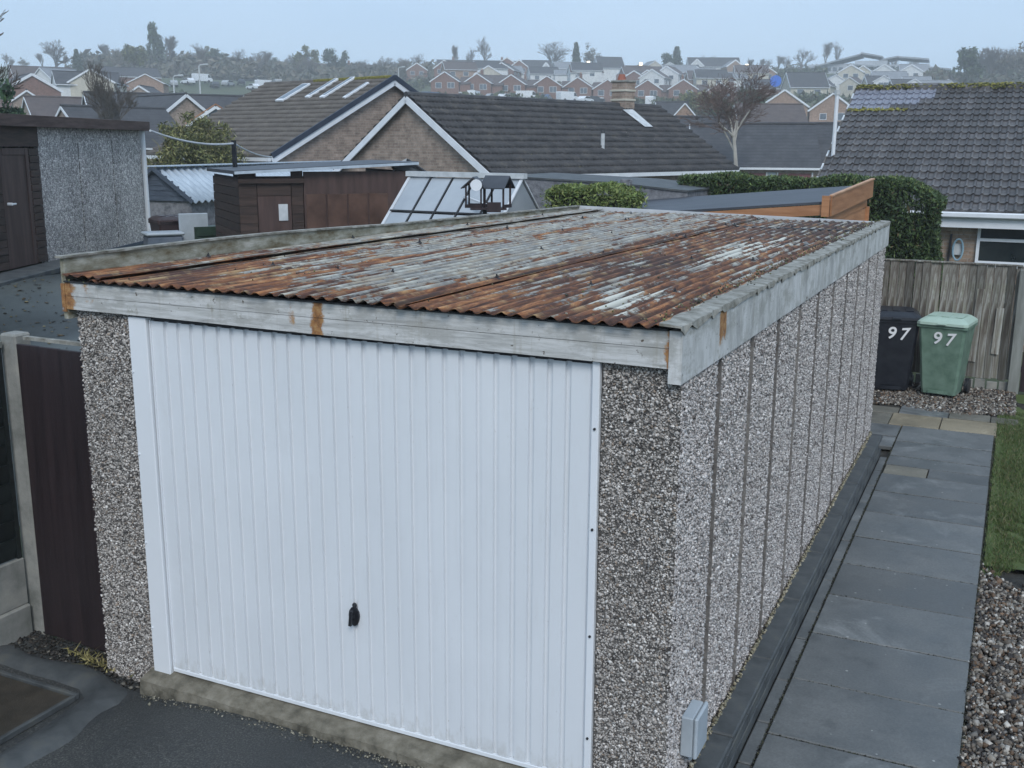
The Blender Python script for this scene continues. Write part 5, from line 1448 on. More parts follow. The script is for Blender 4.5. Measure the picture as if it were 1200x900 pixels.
for xx in (0.0, GL):
    m = MB(); m.add([(xx, -ghw+.03, gz-gdr), (xx, ghw-.03, gz-gdr), (xx, 0, gz-.05)], [(0, 1, 2)]); o = m.build('gable_pane', M_glasshouse, gh)
    m = MB(); m.box(xx-.003, xx+.003, -ghw+.03, ghw-.03, 0, gz-gdr-.02); m.build('end_pane', M_glasshouse, gh)
    m = MB(); m.beam((xx, -ghw, gz-gdr), (xx, ghw, gz-gdr), .04, .04); m.build('tie_bar', M_alu, gh)
m = MB(); m.beam((GL*.62, -.35, gz-.25), (GL*.95, -.75, gz-.33), .04, .03); m.build('vent_stay', M_white_dull, gh)
# second glass roof behind it
e0 = Vector(at(478, 188, 17.6))
g2 = thing('glass_lean_to', 'small glazed gable end poking up behind the brown shed roof', 'lean-to', (e0.x, e0.y, .4), gang)
ez2 = e0.z-.4
m = MB(); m.add([(-.3, 0, ez2-.12), (0, 0, ez2), (.78, 0, ez2-.42), (.78, 0, 0), (-.3, 0, 0)], [(4, 3, 2, 1, 0)]); o = m.build('pane', M_glasshouse, g2); md = o.modifiers.new('t', 'SOLIDIFY'); md.thickness = .01
m = MB(); m.beam((0, -.02, ez2+.01), (.82, -.02, ez2-.43), .04, .04); m.build('frame', M_dark_metal, g2)
m = MB(); m.beam((-.3, -.02, ez2-.12), (0, -.02, ez2+.01), .04, .04); m.build('frame', M_alu, g2)

# ---------------------------------------------------------------- the estate up the hill
def hv(px):
    v = CR*((px-600)/FPX)+CF
    return math.degrees(math.atan2(v[0], v[1]))
def fh(label, px, py, D, span, length, eave, rise, wall, roof, turn=0.0, **kw):
    """house placed by its near ridge end; turn 0 shows the gable, +80 a long roof running right"""
    kw.setdefault('oh', .25)
    nm = kw.pop('name', 'house')
    return house(nm, label, at(px, py, D), hv(px)+turn, span, length, eave, rise, wall, roof, **kw)
# left hand roofs
fh('long slate roofed bungalow left of the yellow green shrub', 100, 108, 88, 8.5, 11.6, 2.5, 2.7, M_brick_grey, M_far_slate, 84, cat='bungalow', name='bungalow')
fh('dark gable with one long white bargeboard left of the shrub', 217, 110, 80, 4.8, 7, 2.6, 1.75, M_brick_grey, M_far_slate, -28, cat='bungalow', name='bungalow', bargew=.2)
cs = fh('small glazed conservatory gable with white bars above the shrub', 253, 123.5, 66, 2.9, 5, 2.3, .95, M_glass_pale, M_far_brown, 4, cat='conservatory', name='conservatory', gutter=False)
for xx in (-1.45, -.5, .45, 1.38): m = MB(); m.box(xx, xx+.08, -.05, .0, -1, 2.3+max(0, .95-abs(xx)*.66)-.1); m.build('glazing_bar', M_white, cs)
m = MB(); m.beam((0, -.2, 3.32), (1.75, -.2, 2.20), .05, .05); m.build('orange_edge', M_orange, cs); m = MB(); m.beam((0, -.2, 3.32), (-1.75, -.2, 2.20), .05, .05); m.build('orange_edge', M_orange, cs)
fh('dull brown roofed bungalow behind the brown garage door', 30, 113, 104, 8, 8.5, 2.4, 2.3, M_brick_grey, M_far_brown, 82, cat='bungalow', name='bungalow')
fh('tiny white edged gable above the brown roof at far left', 31, 105, 116, 2.6, 6, 2.4, .9, M_brick_grey, M_far_slate, 0, cat='bungalow', name='bungalow')
fh('dark roof with pale slanting verge just above the pebbled garage', 73, 124, 72, 7.5, 6.5, 2.4, 2.3, M_brick_grey, M_far_slate, 70, cat='bungalow', name='bungalow', gable_over=.1)
fh('dark brick gable with wide white bargeboards near the left edge', 37, 86, 150, 6.6, 9, 2.6, 1.9, M_brick_red, M_far_slate, -12, cat='bungalow', name='bungalow', bargew=.32)
fh('cream gabled bungalow with white eaves line on the left hill', 106, 80, 172, 6.2, 9, 2.6, 1.8, M_render_cream, M_far_slate, 14, cat='bungalow', name='bungalow', bargew=.25)
fh('long low slate roof with bright white gutter on the left hill', 62, 83, 176, 7, 9, 2.5, 1.9, M_render_white, M_far_slate, 86, cat='bungalow', name='bungalow')
fh('pale grey roof slope on the left hill', 47, 79, 190, 6, 6, 2.5, 1.8, M_render_white, M_far_grey, 60, cat='bungalow', name='bungalow')  # pale tone is the roof material's own grey
fh('brown hilltop roof at the far left skyline', 12, 77, 215, 7.5, 10, 2.6, 2.1, M_brick_red, M_far_brown, 84, cat='bungalow', name='bungalow')
fh('red brick gable with white garage beside it below the tall conifer', 170, 86, 195, 5.6, 8, 3.6, 1.4, M_brick_tan, M_far_brown, 8, wins=((0, 2.2, 1.2, .9),))
fh('slate roof on the left skyline below the bare trees', 118, 78, 260, 7, 12, 2.6, 2.0, M_brick_red, M_far_slate, 82)
fh('small white edged gable left of the car park', 163, 100, 160, 3.2, 6, 2.4, 1.0, M_brick_grey, M_far_slate, 20, cat='bungalow', name='bungalow', bargew=.22)
fh('low dark roof between shrub and pale bungalow roof', 258, 118, 110, 7, 6, 2.4, 2.0, M_brick_grey, M_far_slate, 62, cat='bungalow', name='bungalow')
fh('low slate roof with white gable edge left of the roof windows', 285, 112, 130, 5, 7, 2.4, 1.7, M_brick_grey, M_far_slate, -40, cat='bungalow', name='bungalow', bargew=.2)
fh('long dark roofed terrace on the left skyline behind bare trees', 322, 73, 395, 8, 36, 4.8, 2.6, M_brick_red, M_far_slate, 84, chimney=((10, 0, 1.2), (26, 0, 1.2)))
# terraced brick gables facing us
row = ((521, 83.5, 'first brick gable house of the far row, right of the roof windows'), (559, 85.5, 'second brick gable house of the far row'), (599, 87.0, 'third brick gable house of the far row, white van below'),
       (641, 88.5, 'fourth brick gable house of the far row, below the white pointed dormer'), (677, 90, 'fifth brick gable house of the far row, left of the chimney'), (712, 92.5, 'brick gable house of the far row hidden behind the chimney'),
       (759, 93, 'brick gable house of the far row just right of the chimney'), (801, 92.5, 'brick gable house of the far row above the green shrubs'), (844, 96, 'last brick gable house of the far row, left of the red twigged tree'))
for i, (px, py, lab) in enumerate(row):
    h_ = fh(lab, px, py, 246, 6.3, 9, 5.0, 2.0, M_brick_red, M_far_brown if i % 3 else M_far_slate, random.uniform(-6, 10)+(8 if px < 700 else -4), wins=((-1.4, 4.0, 1.35, 1.25), (1.4, 4.0, 1.6, 1.25, 2), (-1.4, 1.4, 1.6, 1.3, 2)), group='brick gable houses in the far row', bargew=.22, chimney=((5.0, 0, .9),) if i in (1, 4, 7) else None)
    m = MB(); m.box(3.3, 5.6, .8, 6, -3, 4.4); m.build('side_wing', M_brick_red, h_)
    m = MB(); m.add([(3.1, .5, 4.35), (5.8, .5, 4.35), (5.8, 3.4, 6.0), (3.1, 3.4, 6.0), (5.8, 6.2, 4.35), (3.1, 6.2, 4.35)], [(0, 1, 2, 3), (3, 2, 4, 5), (0, 3, 5), (1, 4, 2), (0, 5, 4, 1)]); m.build('wing_roof', M_far_brown, h_)
    m = MB(); m.box(3.2, 5.9, -.6, .8, 2.3, 2.55); m.build('porch_roof', M_white_dull, h_)
for (px, py, sp, lab) in ((920, 104.5, 7.0, 'larger tan brick gable house left of the white pole'), (977, 108.5, 6.6, 'tan brick gable house behind the thin white pole')):
    h_ = fh(lab, px, py, 172, sp, 9, 5.0, 2.4, M_brick_tan, M_far_slate, 0, wins=((-1.3, 3.9, 1.0, .95), (1.4, 3.9, 1.2, 1.1), (-1.6, 1.3, 1.3, 1.1), (.9, 1.0, .9, 2.0)), bargew=.26)
    m = MB(); m.box(3.6, 6.0, 1.2, 6, -3, 4.6); m.build('side_wing', M_brick_red, h_)
    m = MB(); m.box(3.5, 6.1, -1.2, 1.2, 2.2, 2.5); m.build('porch_roof', M_white_dull, h_)
# nearer right hand bungalows
c1_ = fh('dark roofed bungalow with red garage doors beyond the hedge', 812, 145, 61, 7.4, 6.4, 2.5, 2.1, M_brick_grey, M_far_slate, 88, cat='bungalow', name='bungalow', barge=True)
Mc = Matrix.Translation((3.7, 0, 0)) @ Matrix.Rotation(PI/2, 4, 'Z')
md_ = mnoise('dull red garage door', (.16, .055, .06), (.22, .085, .09), 4, .6, .1)
for (a, b) in ((2.3, 3.7), (4.4, 6.0)): m = MB(); m.box(a, b, -.04, .0, .0, 2.05, Mc); m.build('garage_door', md_, c1_)
m = MB(); m.box(3.85, 4.25, -.05, .0, .2, 2.1, Mc); m.build('side_door', M_plastic_grey, c1_)
for a in (2.2, 3.76, 4.3, 6.06): m = MB(); m.box(a, a+.07, -.06, .0, 0, 2.1, Mc); m.build('door_post', M_white, c1_)
fh('lower dark roofed bungalow joined at the right, by the white pole', 944, 145, 63, 7.4, 4.6, 2.45, 1.95, M_brick_tan, M_far_slate, 88, cat='bungalow', name='bungalow')
fh('dark roof end just right of the big bungalow ridge', 788, 137, 72, 7, 3.6, 2.5, 2.1, M_brick_grey, M_far_slate, 80, cat='bungalow', name='bungalow', bargew=.12)
fh('slate roof running left from the little pink gable', 770, 119.5, 128, 6, 3.4, 2.5, 1.8, M_brick_tan, M_far_slate, 84, cat='bungalow', name='bungalow')
fh('little pink brick gable above the chimney side roof', 803, 120, 122, 2.7, 5, 2.4, 1.5, M_brick_tan, M_far_slate, 0, cat='bungalow', name='bungalow', bargew=.13)
fh('low roof amid trees left of the tan gable houses', 862, 122, 120, 6, 7, 2.5, 1.8, M_brick_tan, M_far_brown, 80, cat='bungalow', name='bungalow')
# upper rows and skyline
T = 'on the hill'
def chim(*a): return tuple((y, 0, 1.1) for y in a)
fh('long dark roofed terrace on the skyline above the brick gables', 512, 70, 405, 8, 34, 4.8, 2.6, M_brick_red, M_far_slate, 86, chimney=chim(6, 24))
fh('steep dark roof house with ochre wall right of the long terrace', 612, 70.5, 370, 8.5, 9.5, 4.2, 3.4, M_render_cream, M_far_slate, 82, bargew=.4)
fh('white pointed dormer gable house above the far brick row', 640, 73, 335, 4.4, 7, 4.8, 3.0, M_render_white, M_far_brown, 4, wins=((0, 4.6, 1.3, 1.3),), bargew=.5)
fh('long pale low roofed block above the far brick row', 650, 82, 318, 7, 10.5, 3.0, 1.3, M_render_white, M_far_grey, 88)
fh('big dark roof with white right gable left of the chimney top', 698, 66.5, 352, 8, 8.5, 5.2, 3.4, M_render_white, M_far_slate, 74, bargew=.4, back_barge=True)
fh('small slate roofed house low left of the white gabled one', 668, 76, 350, 6, 7, 4.0, 2.0, M_brick_red, M_far_slate, 80)
fh('cream house with round topped window right of the chimney', 748, 75, 372, 7, 8, 5.0, 1.8, M_render_cream, M_far_slate, 14, wins=((-1.4, 4, 1.5, 1.4), (1.5, 4, 1.5, 1.4)))
fh('pale cream gable house on the skyline right of the chimney', 768, 71, 385, 7, 8, 5.0, 2.2, M_render_cream, M_far_grey, -22, wins=((0, 4, 1.5, 1.4),))
fh('white walled house with flat porch on the middle skyline', 785, 72.5, 378, 6, 7, 5.2, 1.6, M_render_white, M_far_grey, 4, wins=((0, 3.8, 2.6, 2.0),))
fh('wide slate roofed house with small white gable on the skyline', 806, 67.5, 375, 8, 17, 4.6, 3.0, M_render_white, M_far_slate, 82, bargew=.4, back_barge=True)
fh('white gable front on the wide skyline roof', 817, 69, 366, 4.2, 6, 4.8, 2.0, M_render_white, M_far_slate, 0, wins=((0, 4.4, 1.4, 1.3),), bargew=.4)
fh('brick gable house with pale edge at the right end of that roof', 862, 70, 362, 5.4, 7, 5.0, 1.9, M_brick_tan, M_far_grey, -18, wins=((0, 3.8, 1.2, 2.6),), bargew=.4)
fh('blue grey roofed bungalow below the wide skyline roof', 797, 80, 320, 7, 10, 2.6, 2.4, M_render_white, M_far_grey, 84)
fh('pale sheet roofed house left of the blue disc sign', 846, 84.5, 305, 7, 6.5, 3.0, 1.7, M_render_white, M_far_grey, 76, bargew=.35)
fh('dark roofed house below the pale sheet roof', 826, 86, 290, 6.5, 7, 3.2, 1.9, M_brick_red, M_far_slate, 80)
fh('dark low house hidden behind the red twigged tree', 872, 93, 262, 7, 8, 3.6, 2.1, M_brick_red, M_far_slate, 82)
fh('large slate roof with white eaves and cream right gable', 922, 85, 255, 8, 8.5, 5.0, 3.2, M_render_cream, M_far_slate, 74, back_barge=True, bargew=.4, sidewins=((1, 2.2, 3.8, 1.5, 1.2), (1, 6, 3.8, 1.5, 1.2)))
fh('cream gable house right of the large slate roof', 962, 89, 262, 4.6, 7, 5.0, 2.0, M_render_cream, M_far_slate, 10, wins=((0, 3.8, 1.0, 2.4),))
fh('white fronted house with big windows below the school', 980, 87, 285, 5.2, 8, 5.4, 1.6, M_render_white, M_far_grey, -12, wins=((-1.0, 4, 1.8, 1.6, 2), (-1, 1.6, 1.8, 1.5, 2)))
fh('small white house right of the white fronted one', 996, 90, 270, 4.6, 7, 4.6, 1.5, M_render_cream, M_far_brown, 16, wins=((.3, 3.6, 1.3, 1.1),))
fh('dark blue grey roof with ochre gable below the school', 1014, 89, 268, 6, 5.2, 3.4, 2.5, M_render_cream, M_far_slate, 70, back_barge=True, bargew=.35)
fh('tall white house with blue panels below the school', 1036, 88, 262, 4.2, 7, 5.4, 1.2, M_render_white, M_far_grey, 0, wins=((0, 4.3, 2.2, 1.5, 2), (0, 1.8, 2.2, 1.4, 2)))
fh('dark roofed house between two white houses below the school', 1044, 93, 258, 6, 4.6, 3.0, 2.2, M_brick_grey, M_far_slate, 70, back_barge=True, bargew=.3)
fh('white house at the right end below the school', 1072, 92, 256, 5.4, 7, 4.6, 1.6, M_render_white, M_far_grey, -10, wins=((0, 3.6, 2.6, 1.6, 2),))
fh('low brown roof just above the new blue tiles', 1052, 98, 240, 6, 8, 2.5, 1.6, M_brick_tan, M_far_brown, 84)
# small roofs crowded in between the rows
for k in range(30):
    px = random.uniform(486, 900); D = random.uniform(268, 345); p = at(px, 120, D); zt_ = g1(p[0], p[1])+random.uniform(5.5, 6.8)
    tn = random.choice((0, 15, 80, 84, 76)); wl_ = random.choice((M_brick_red, M_brick_red, M_brick_tan, M_render_cream, M_render_white))
    house('house', 'small house crowded between the brick gable row and the skyline', (p[0], p[1], zt_), hv(px)+tn, random.uniform(5.5, 7), random.uniform(7, 10), 4.6, 2.0, wl_, random.choice((M_far_slate, M_far_brown, M_far_grey)), oh=.25,
          group='small houses crowded between the hillside rows', bargew=.3, wins=((-1.3, 3.6, 1.3, 1.1), (1.3, 3.6, 1.3, 1.1)), sidewins=((1, 2, 3.4, 1.4, 1.1), (1, 5.5, 3.4, 1.4, 1.1)))
for k in range(9):
    px = random.uniform(990, 1110); D = random.uniform(262, 330); p = at(px, 120, D); zt_ = g1(p[0], p[1])+random.uniform(4.6, 6)
    house('house', 'small pale house crowded on the slope below the school', (p[0], p[1], zt_), hv(px)+random.choice((0, 15, 80)), random.uniform(5, 6.5), random.uniform(6, 8), 4.2, 1.8, random.choice((M_render_cream, M_render_white, M_brick_tan)), random.choice((M_far_slate, M_far_grey)), oh=.25,
          group='small pale houses below the school', bargew=.3, wins=((-1.2, 3.2, 1.3, 1.1), (1.2, 3.2, 1.3, 1.1)))
# school
sch = at(940, 96, 375); sce = at(1112, 98, 372)
sv = Vector((sce[0]-sch[0], sce[1]-sch[1], 0)); SLn = sv.length
sc_ = thing('school_building', 'large pale modern flat roofed building with sloping canopies on the skyline', 'public building', (sch[0], sch[1], sch[2]-1), math.atan2(sv.y, sv.x))
def sbx(f): return f*SLn/172.0
MU = 375/FPX
M_schroof = mnoise('school roof sheet', (.24, .27, .30), (.32, .35, .38), 1, .6, 0)
M_sch = mnoise('pale cladding', (.34, .37, .40), (.46, .49, .52), 1, .7, 0)
for (a, b, h0, y0, mt) in ((5, 70, 7.0, 3, M_sch), (62, 100, 7.6, 0, M_sch), (95, 148, 6.4, 2, M_sch), (146, 172, 4.4, 1, M_render_white)):
    m = MB(); m.box(sbx(a), sbx(b), y0, y0+14, -3, h0*.95); m.build('wall', mt, sc_)
    n = int((b-a)/7)
    for k in range(n):
        for zz in (1.8, 4.4):
            if zz+1 < h0*.9:
                m = MB(); xx = sbx(a+(b-a)*(k+.5)/n); m.box(xx-sbx(2.4), xx+sbx(2.4), y0-.1, y0-.02, zz, zz+1.2); m.build('window', M_glass_pale, sc_)
def slab_roof(a, za, b, zb, y0, y1, t=.5):
    m = MB(); m.add([(sbx(a), y0, za-t), (sbx(b), y0, zb-t), (sbx(b), y1, zb-t), (sbx(a), y1, za-t), (sbx(a), y0, za), (sbx(b), y0, zb), (sbx(b), y1, zb), (sbx(a), y1, za)],
                    [(3, 2, 1, 0), (4, 5, 6, 7), (0, 1, 5, 4), (1, 2, 6, 5), (2, 3, 7, 6), (3, 0, 4, 7)]); m.build('canopy_roof', M_schroof, sc_)
slab_roof(0, 5.3, 68, 9.7, 1.5, 16); slab_roof(68.5, 9.9, 94, 8.6, -1, 15); slab_roof(90, 7.7, 112, 8.7, 1, 15); slab_roof(112.5, 8.5, 147, 7.6, 0.5, 15); slab_roof(56, 6.4, 88, 5.5, -3, 2); slab_roof(145, 5.2, 173, 4.4, 0, 13)

# ---------------------------------------------------------------- cars and vans on the hill
def make_car(label, px, D, rot, paint, van=False, group='vehicles parked on the hillside roads'):
    p = at(px, 110, D); z = g1(p[0], p[1])+.06
    c = thing('parked_van' if van else 'parked_car', label, 'van' if van else 'car', (p[0], p[1], z), rad(rot), group)
    if van: pr = [(-2.4, .35), (2.4, .35), (2.45, .95), (2.05, 1.15), (1.55, 1.95), (1.2, 2.1), (-2.35, 2.1), (-2.45, 1.9)]; gl_ = [(1.25, 1.2, 1.95, 1.85)]
    else: pr = [(-2.05, .32), (2.05, .32), (2.1, .72), (1.85, .86), (1.05, .95), (.45, 1.42), (-1.05, 1.45), (-1.7, .98), (-2.08, .9)]; gl_ = None
    m = MB(); m.prism(pr, -.85, .85); m.build('body', paint, c)
    if van: gp = [(1.15, 1.2), (1.98, 1.2), (1.52, 1.88), (1.15, 1.88)]
    else: gp = [(-1.5, .99), (.98, .99), (.42, 1.36), (-1.0, 1.38)]
    for s in (-1, 1): m = MB(); m.prism(gp, s*.86-.008, s*.86+.008); m.build('side_window', M_glass_dark, c)
    m = MB()
    if van: m.beam((2.08, 0, 1.17), (1.60, 0, 1.90), 1.5, .02)
    else: m.beam((1.04, 0, .99), (.50, 0, 1.40), 1.45, .03)
    m.build('windscreen', M_glass_dark, c)
    for x in (-1.3, 1.3):
        for s in (-1, 1): m = MB(); m.tube([(x, s*.70, .33), (x, s*.90, .33)], .33, 14); m.build('wheel', M_black, c)
    return c
P_w = M_white; P_s = mnoise('silver car paint', (.3, .32, .34), (.38, .4, .42), 3, .35, 0); P_d = mnoise('dark car paint', (.03, .035, .045), (.05, .055, .07), 3, .3, 0); P_b = mnoise('blue car paint', (.05, .09, .18), (.07, .12, .22), 3, .3, 0)
CPD = 300
for D_ in range(240, 340, 4):
    p_ = at(275, 106, D_)
    if g1(p_[0], p_[1]) >= p_[2]: CPD = D_; break
for i, px in enumerate((204, 221, 238, 252, 268, 283, 297, 311, 325, 338, 349)):
    van = i in (2, 7, 8); paint = (P_s, P_w, P_w, P_d, P_s, P_d, P_w, P_w, P_s, P_d, P_w)[i]
    make_car(('silver car, leftmost in the hillside car park', 'white car second from left in the hillside car park', 'white van left in the hillside car park', 'dark car left of centre in the hillside car park', 'silver car at the middle of the hillside car park', 'dark car right of the middle silver car in the car park', 'white car right of centre in the hillside car park', 'white van right of centre in the hillside car park', 'silver van right in the hillside car park', 'dark car near the roof windows in the car park', 'white car nearest the roof windows in the car park')[i], px, CPD+3*(i % 3), (95, 120, 30, 100, 60)[i % 5]-hv(px)*1.0, paint, van, group='vehicles in the hillside car park')
cars = ((506, P_b, 1, 'blue van beside the first brick gable house'), (531, P_s, 0, 'silver car below the first brick gable'), (556, P_w, 1, 'white van below the second brick gable'), (578, P_s, 0, 'silver car between second and third gables'),
        (592, P_w, 0, 'white car below the third brick gable'), (618, P_w, 1, 'long white van right of the third gable'), (640, P_b, 0, 'blue car below the fourth brick gable'), (665, P_w, 1, 'white van left of the fifth gable'),
        (686, P_w, 0, 'white car just left of the chimney'), (698, P_d, 0, 'dark car touching the chimney on its left'), (763, P_w, 1, 'white van right of the chimney'))
for i, (px, pt, vn, lab) in enumerate(cars): make_car(lab, px, 232+4*(i % 2), (80, 20, 100, 60)[i % 4], pt, bool(vn))
for i, (px, pt, lab) in enumerate(((868, P_w, 'white car behind the red twigged tree'), (884, P_s, 'silver car left of the larger tan gable house'), (902, P_w, 'white car in front of the larger tan gable house'), (969, P_b, 'pale blue car by the gable house behind the pole'))):
    make_car(lab, px, 150+4*i, 70+20*i, pt)

# lamp posts and the blue disc
def lamp(px, pyt, D, lab, h=None):
    p = at(px, pyt, D); z = g1(p[0], p[1]); t = thing('street_lamp', lab, 'street lamp', (p[0], p[1], z)); hh = p[2]-z
    m = MB(); m.tube([(0, 0, 0), (0, 0, hh)], [.16, .10], 8); m.build('post', M_alu, t)
    m = MB(); m.tube([(0, 0, hh), (.3, 0, hh+.25), (1.3, 0, hh+.3)], .10, 6); m.build('arm', M_alu, t)
    m = MB(); m.box(1.1, 2.0, -.2, .2, hh+.2, hh+.45, b=.05); m.build('lantern', M_alu, t)
lamp(203, 91, 185, 'grey street lamp left of the hillside car park'); lamp(233, 78, 200, 'taller street lamp standing in front of the far trees'); lamp(305, 103, 170, 'short street lamp left of the roof windows')
lamp(467, 80, 300, 'street lamp right of the dark edged gable')
bd = at(909, 95, 225)
t = thing('blue_round_sign', 'bright blue round board on a post beside the large slate roof', 'sign', (bd[0], bd[1], g1(bd[0], bd[1])), -rad(hv(909)))
zz = bd[2]-g1(bd[0], bd[1])
m = MB(); m.tube([(0, 0, zz), (0, -.12, zz)], 1.12, 24); m.build('disc', mnoise('bright blue paint', (.02, .12, .55), (.03, .16, .65), 4, .5, 0), t)
m = MB(); m.tube([(0, .1, 0), (0, .1, zz)], .08, 8); m.build('post', M_dark_metal, t)
for (px, py, D, lab) in ((689.5, 73.5, 340, 'small lit street lantern left of the white gabled skyline house'), (751, 75, 360, 'lit orange street lantern right of the chimney top'), (875, 77, 350, 'lit pale street lantern right of the skyline brick gable')):
    p = at(px, py, D); z = g1(p[0], p[1]); t = thing('lit_lantern', lab, 'street lamp', (p[0], p[1], z))
    t_ = NT('lamp glow'); t_.b.inputs['Emission Color'].default_value = (1, .75, .42, 1); t_.b.inputs['Emission Strength'].default_value = 2.2
    m = MB(); m.tube([(0, 0, p[2]-z-.45), (0, 0, p[2]-z+.45)], .48, 10); m.build('lantern', t_.m, t)
    m = MB(); m.tube([(0, 0, 0), (0, 0, p[2]-z-.46)], .1, 8); m.build('post', M_alu, t)

# ---------------------------------------------------------------- trees
def bare_tree(seed, levels=5, spread=.75, up=.35, trunk=.20, n_ch=(3, 4), rmin=.0028, r0=.022):
    rr = random.Random(seed); segs = []
    def grow(p, d, L, r, lv):
        k = 3 if lv < 2 else 2; q = p
        pts = [(q, r)]
        for i in range(k):
            d = (d+Vector((rr.gauss(0, .14), rr.gauss(0, .14), rr.gauss(0, .10)+up*.10))).normalized()
            q2 = q+d*(L/k); r2 = max(rmin, r*(1-.30*(i+1)/k)); segs.append((q, q2, pts[-1][1], r2, lv)); q = q2; pts.append((q2, r2))
            if lv < levels and (i > 0 or lv > 0):
                for c in range(rr.randint(*n_ch) if i == k-1 else rr.randint(1, 2)):
                    a = rr.uniform(0, 2*PI); t = Vector((math.cos(a), math.sin(a), 0)); nd = (d+(t-d*t.dot(d))*rr.uniform(.45, 1.0)*spread+Vector((0, 0, up*.35))).normalized()
                    grow(q, nd, L*rr.uniform(.52, .78), max(rmin, r2*rr.uniform(.5, .68)), lv+1)
    grow(Vector((0, 0, 0)), Vector((0, 0, 1)), trunk, r0, 0)
    zm = max(s[1].z for s in segs)
    out = []
    for sel in (lambda lv: lv <= 1, lambda lv: lv > 1):
        V = []; F = []
        for (a, b, ra, rb, lv) in segs:
            if not sel(lv): continue
            d = (b-a).normalized(); x = d.orthogonal().normalized(); y = d.cross(x); n = 3 if lv > 1 else 6; o = len(V)
            for (p, r_) in ((a, ra), (b, rb)):
                for k in range(n): t = 2*PI*k/n; V.append(tuple((p+(x*math.cos(t)+y*math.sin(t))*r_)/zm))
            for k in range(n): F.append((o+k, o+(k+1) % n, o+n+(k+1) % n, o+n+k))
        out.append((V, F))
    return out
def tree_from(name, meshes, mats, label, px, D, height, base=None, group=None, cat='tree', lean=(0, 0), wide=1.0):
    p = at(px, 120, D); z = g1(p[0], p[1]) if base is None else base
    t = thing(name, label, cat, (p[0], p[1], z-.2), random.uniform(0, 6.28), group)
    t.scale = (height*wide, height*wide, height); t.rotation_euler[0] = lean[0]; t.rotation_euler[1] = lean[1]
    for (nm, me), mt in zip(meshes.items(), mats):
        o = bpy.data.objects.new(nm, me); COL.objects.link(o); o.parent = t
    return t
def mk_bare(seed, mt, **kw):
    (V1, F1), (V2, F2) = bare_tree(seed, **kw)
    a = bpy.data.meshes.new('trunk'); a.from_pydata(V1, [], F1); a.materials.append(mt)
    b = bpy.data.meshes.new('crown'); b.from_pydata(V2, [], F2); b.materials.append(mt)
    return {'trunk': a, 'crown': b}
M_twig_far = mnoise('far twigs', (.10, .09, .085), (.16, .145, .135), 3, .9, 0)
BARE = [mk_bare(s_, M_twig_far, levels=5, spread=sp, up=u, rmin=.0011, n_ch=(2, 3)) for s_, sp, u in ((1, .8, .3), (2, .9, .2), (5, .6, .6), (9, .75, .35))]
POP = [mk_bare(s_, M_twig_far, levels=5, spread=.45, up=.7, rmin=.0012) for s_ in (21, 22)]
def leafy(seed, pal, w, cl=26, per=60, r=(.34, .34, .36), cr_=.13, size=.036, shape='round'):
    global rng
    st = rng; rng = np.random.default_rng(seed)
    if shape == 'cone':
        P = []
        for k in range(cl):
            t = k/cl; z = .12+.86*t; R_ = .20*(1-t)+.015; a = rng.uniform(0, 6.28)
            for q in range(3): P.append(blob_pts(per//3, (R_*.7*math.cos(a+q*2.1), R_*.7*math.sin(a+q*2.1), z), (R_*.6+.02, R_*.6+.02, .05), .2))
        P = np.concatenate(P)
    else: P = clumps(cl, per, (0, 0, .62), r, cr_)
    n = len(P); o = leaves('crown', P, size, palette(n, pal, w, .22)); me = o.data; bpy.data.objects.remove(o)
    m = MB(); m.tube([(0, 0, 0), (.01, 0, .3), (0, .01, .75)], [.035, .025, .01], 7); o = m.build('trunk', M_bark); tm = o.data; bpy.data.objects.remove(o)
    rng = st
    return {'trunk': tm, 'crown': me}
DK = [(.025,.045,.022), (.045,.07,.03), (.07,.10,.045)]
OL = [(.10,.11,.045), (.14,.15,.06), (.19,.19,.08), (.08,.085,.04)]
BR = [(.13,.11,.08), (.10,.09,.06), (.16,.13,.09)]
LDK = [leafy(31, DK, [3, 3, 1.5]), leafy(32, DK, [3, 3, 1.5], r=(.42, .42, .33))]
LOL = [leafy(41, OL, [3, 3, 1, 2], r=(.42, .42, .33)), leafy(42, OL, [3, 3, 1, 2])]
LBR = [leafy(51, BR, [3, 3, 1], per=34, cl=30, size=.026, r=(.40, .40, .34))]
CON = [leafy(61, DK, [3, 3, 1], shape='cone', cl=18, per=66)]
MM = (None, None)
# the misty belt of trees along the hilltop at left
for k in range(110):
    px = random.uniform(128, 500); D = random.uniform(330, 445)
    kind = random.random()
    src = random.choice(BARE) if kind < .80 else random.choice(LBR) if kind < .90 else random.choice(LOL) if kind < .96 else random.choice(LDK)
    hgt = random.uniform(4.6, 8.2)
    tree_from('hilltop_tree', src, MM, 'misty tree in the belt along the left hilltop', px, D, hgt, group='trees in the misty belt along the hilltop')
for k in range(26):
    px = random.uniform(0, 130) if k < 10 else random.uniform(500, 620); D = random.uniform(420, 450)
    tree_from('hilltop_tree', random.choice(BARE+LBR), MM, 'low misty tree peeping over the skyline roofs', px, D, random.uniform(4.5, 7), group='trees peeping over the skyline roofs')
tree_from('conifer', LDK[0], MM, 'tall dark dense conifer on the left skyline', 186, 340, 16, wide=.5)
tree_from('bare_tree', BARE[2], MM, 'leafless skyline tree just right of the tall dark conifer', 200, 345, 11)
tree_from('bare_tree', BARE[0], MM, 'broad leafless skyline tree left of the car park lamp', 238, 350, 8.5)
tree_from('bare_tree', BARE[1], MM, 'rounded leafless skyline tree at far left', 67, 330, 10)
tree_from('conifer', CON[0], MM, 'small dark pointed conifer on the far left skyline', 94, 320, 8)
tree_from('leafy_tree', LOL[0], MM, 'olive toned tree above the roof windows', 362, 350, 10.5)
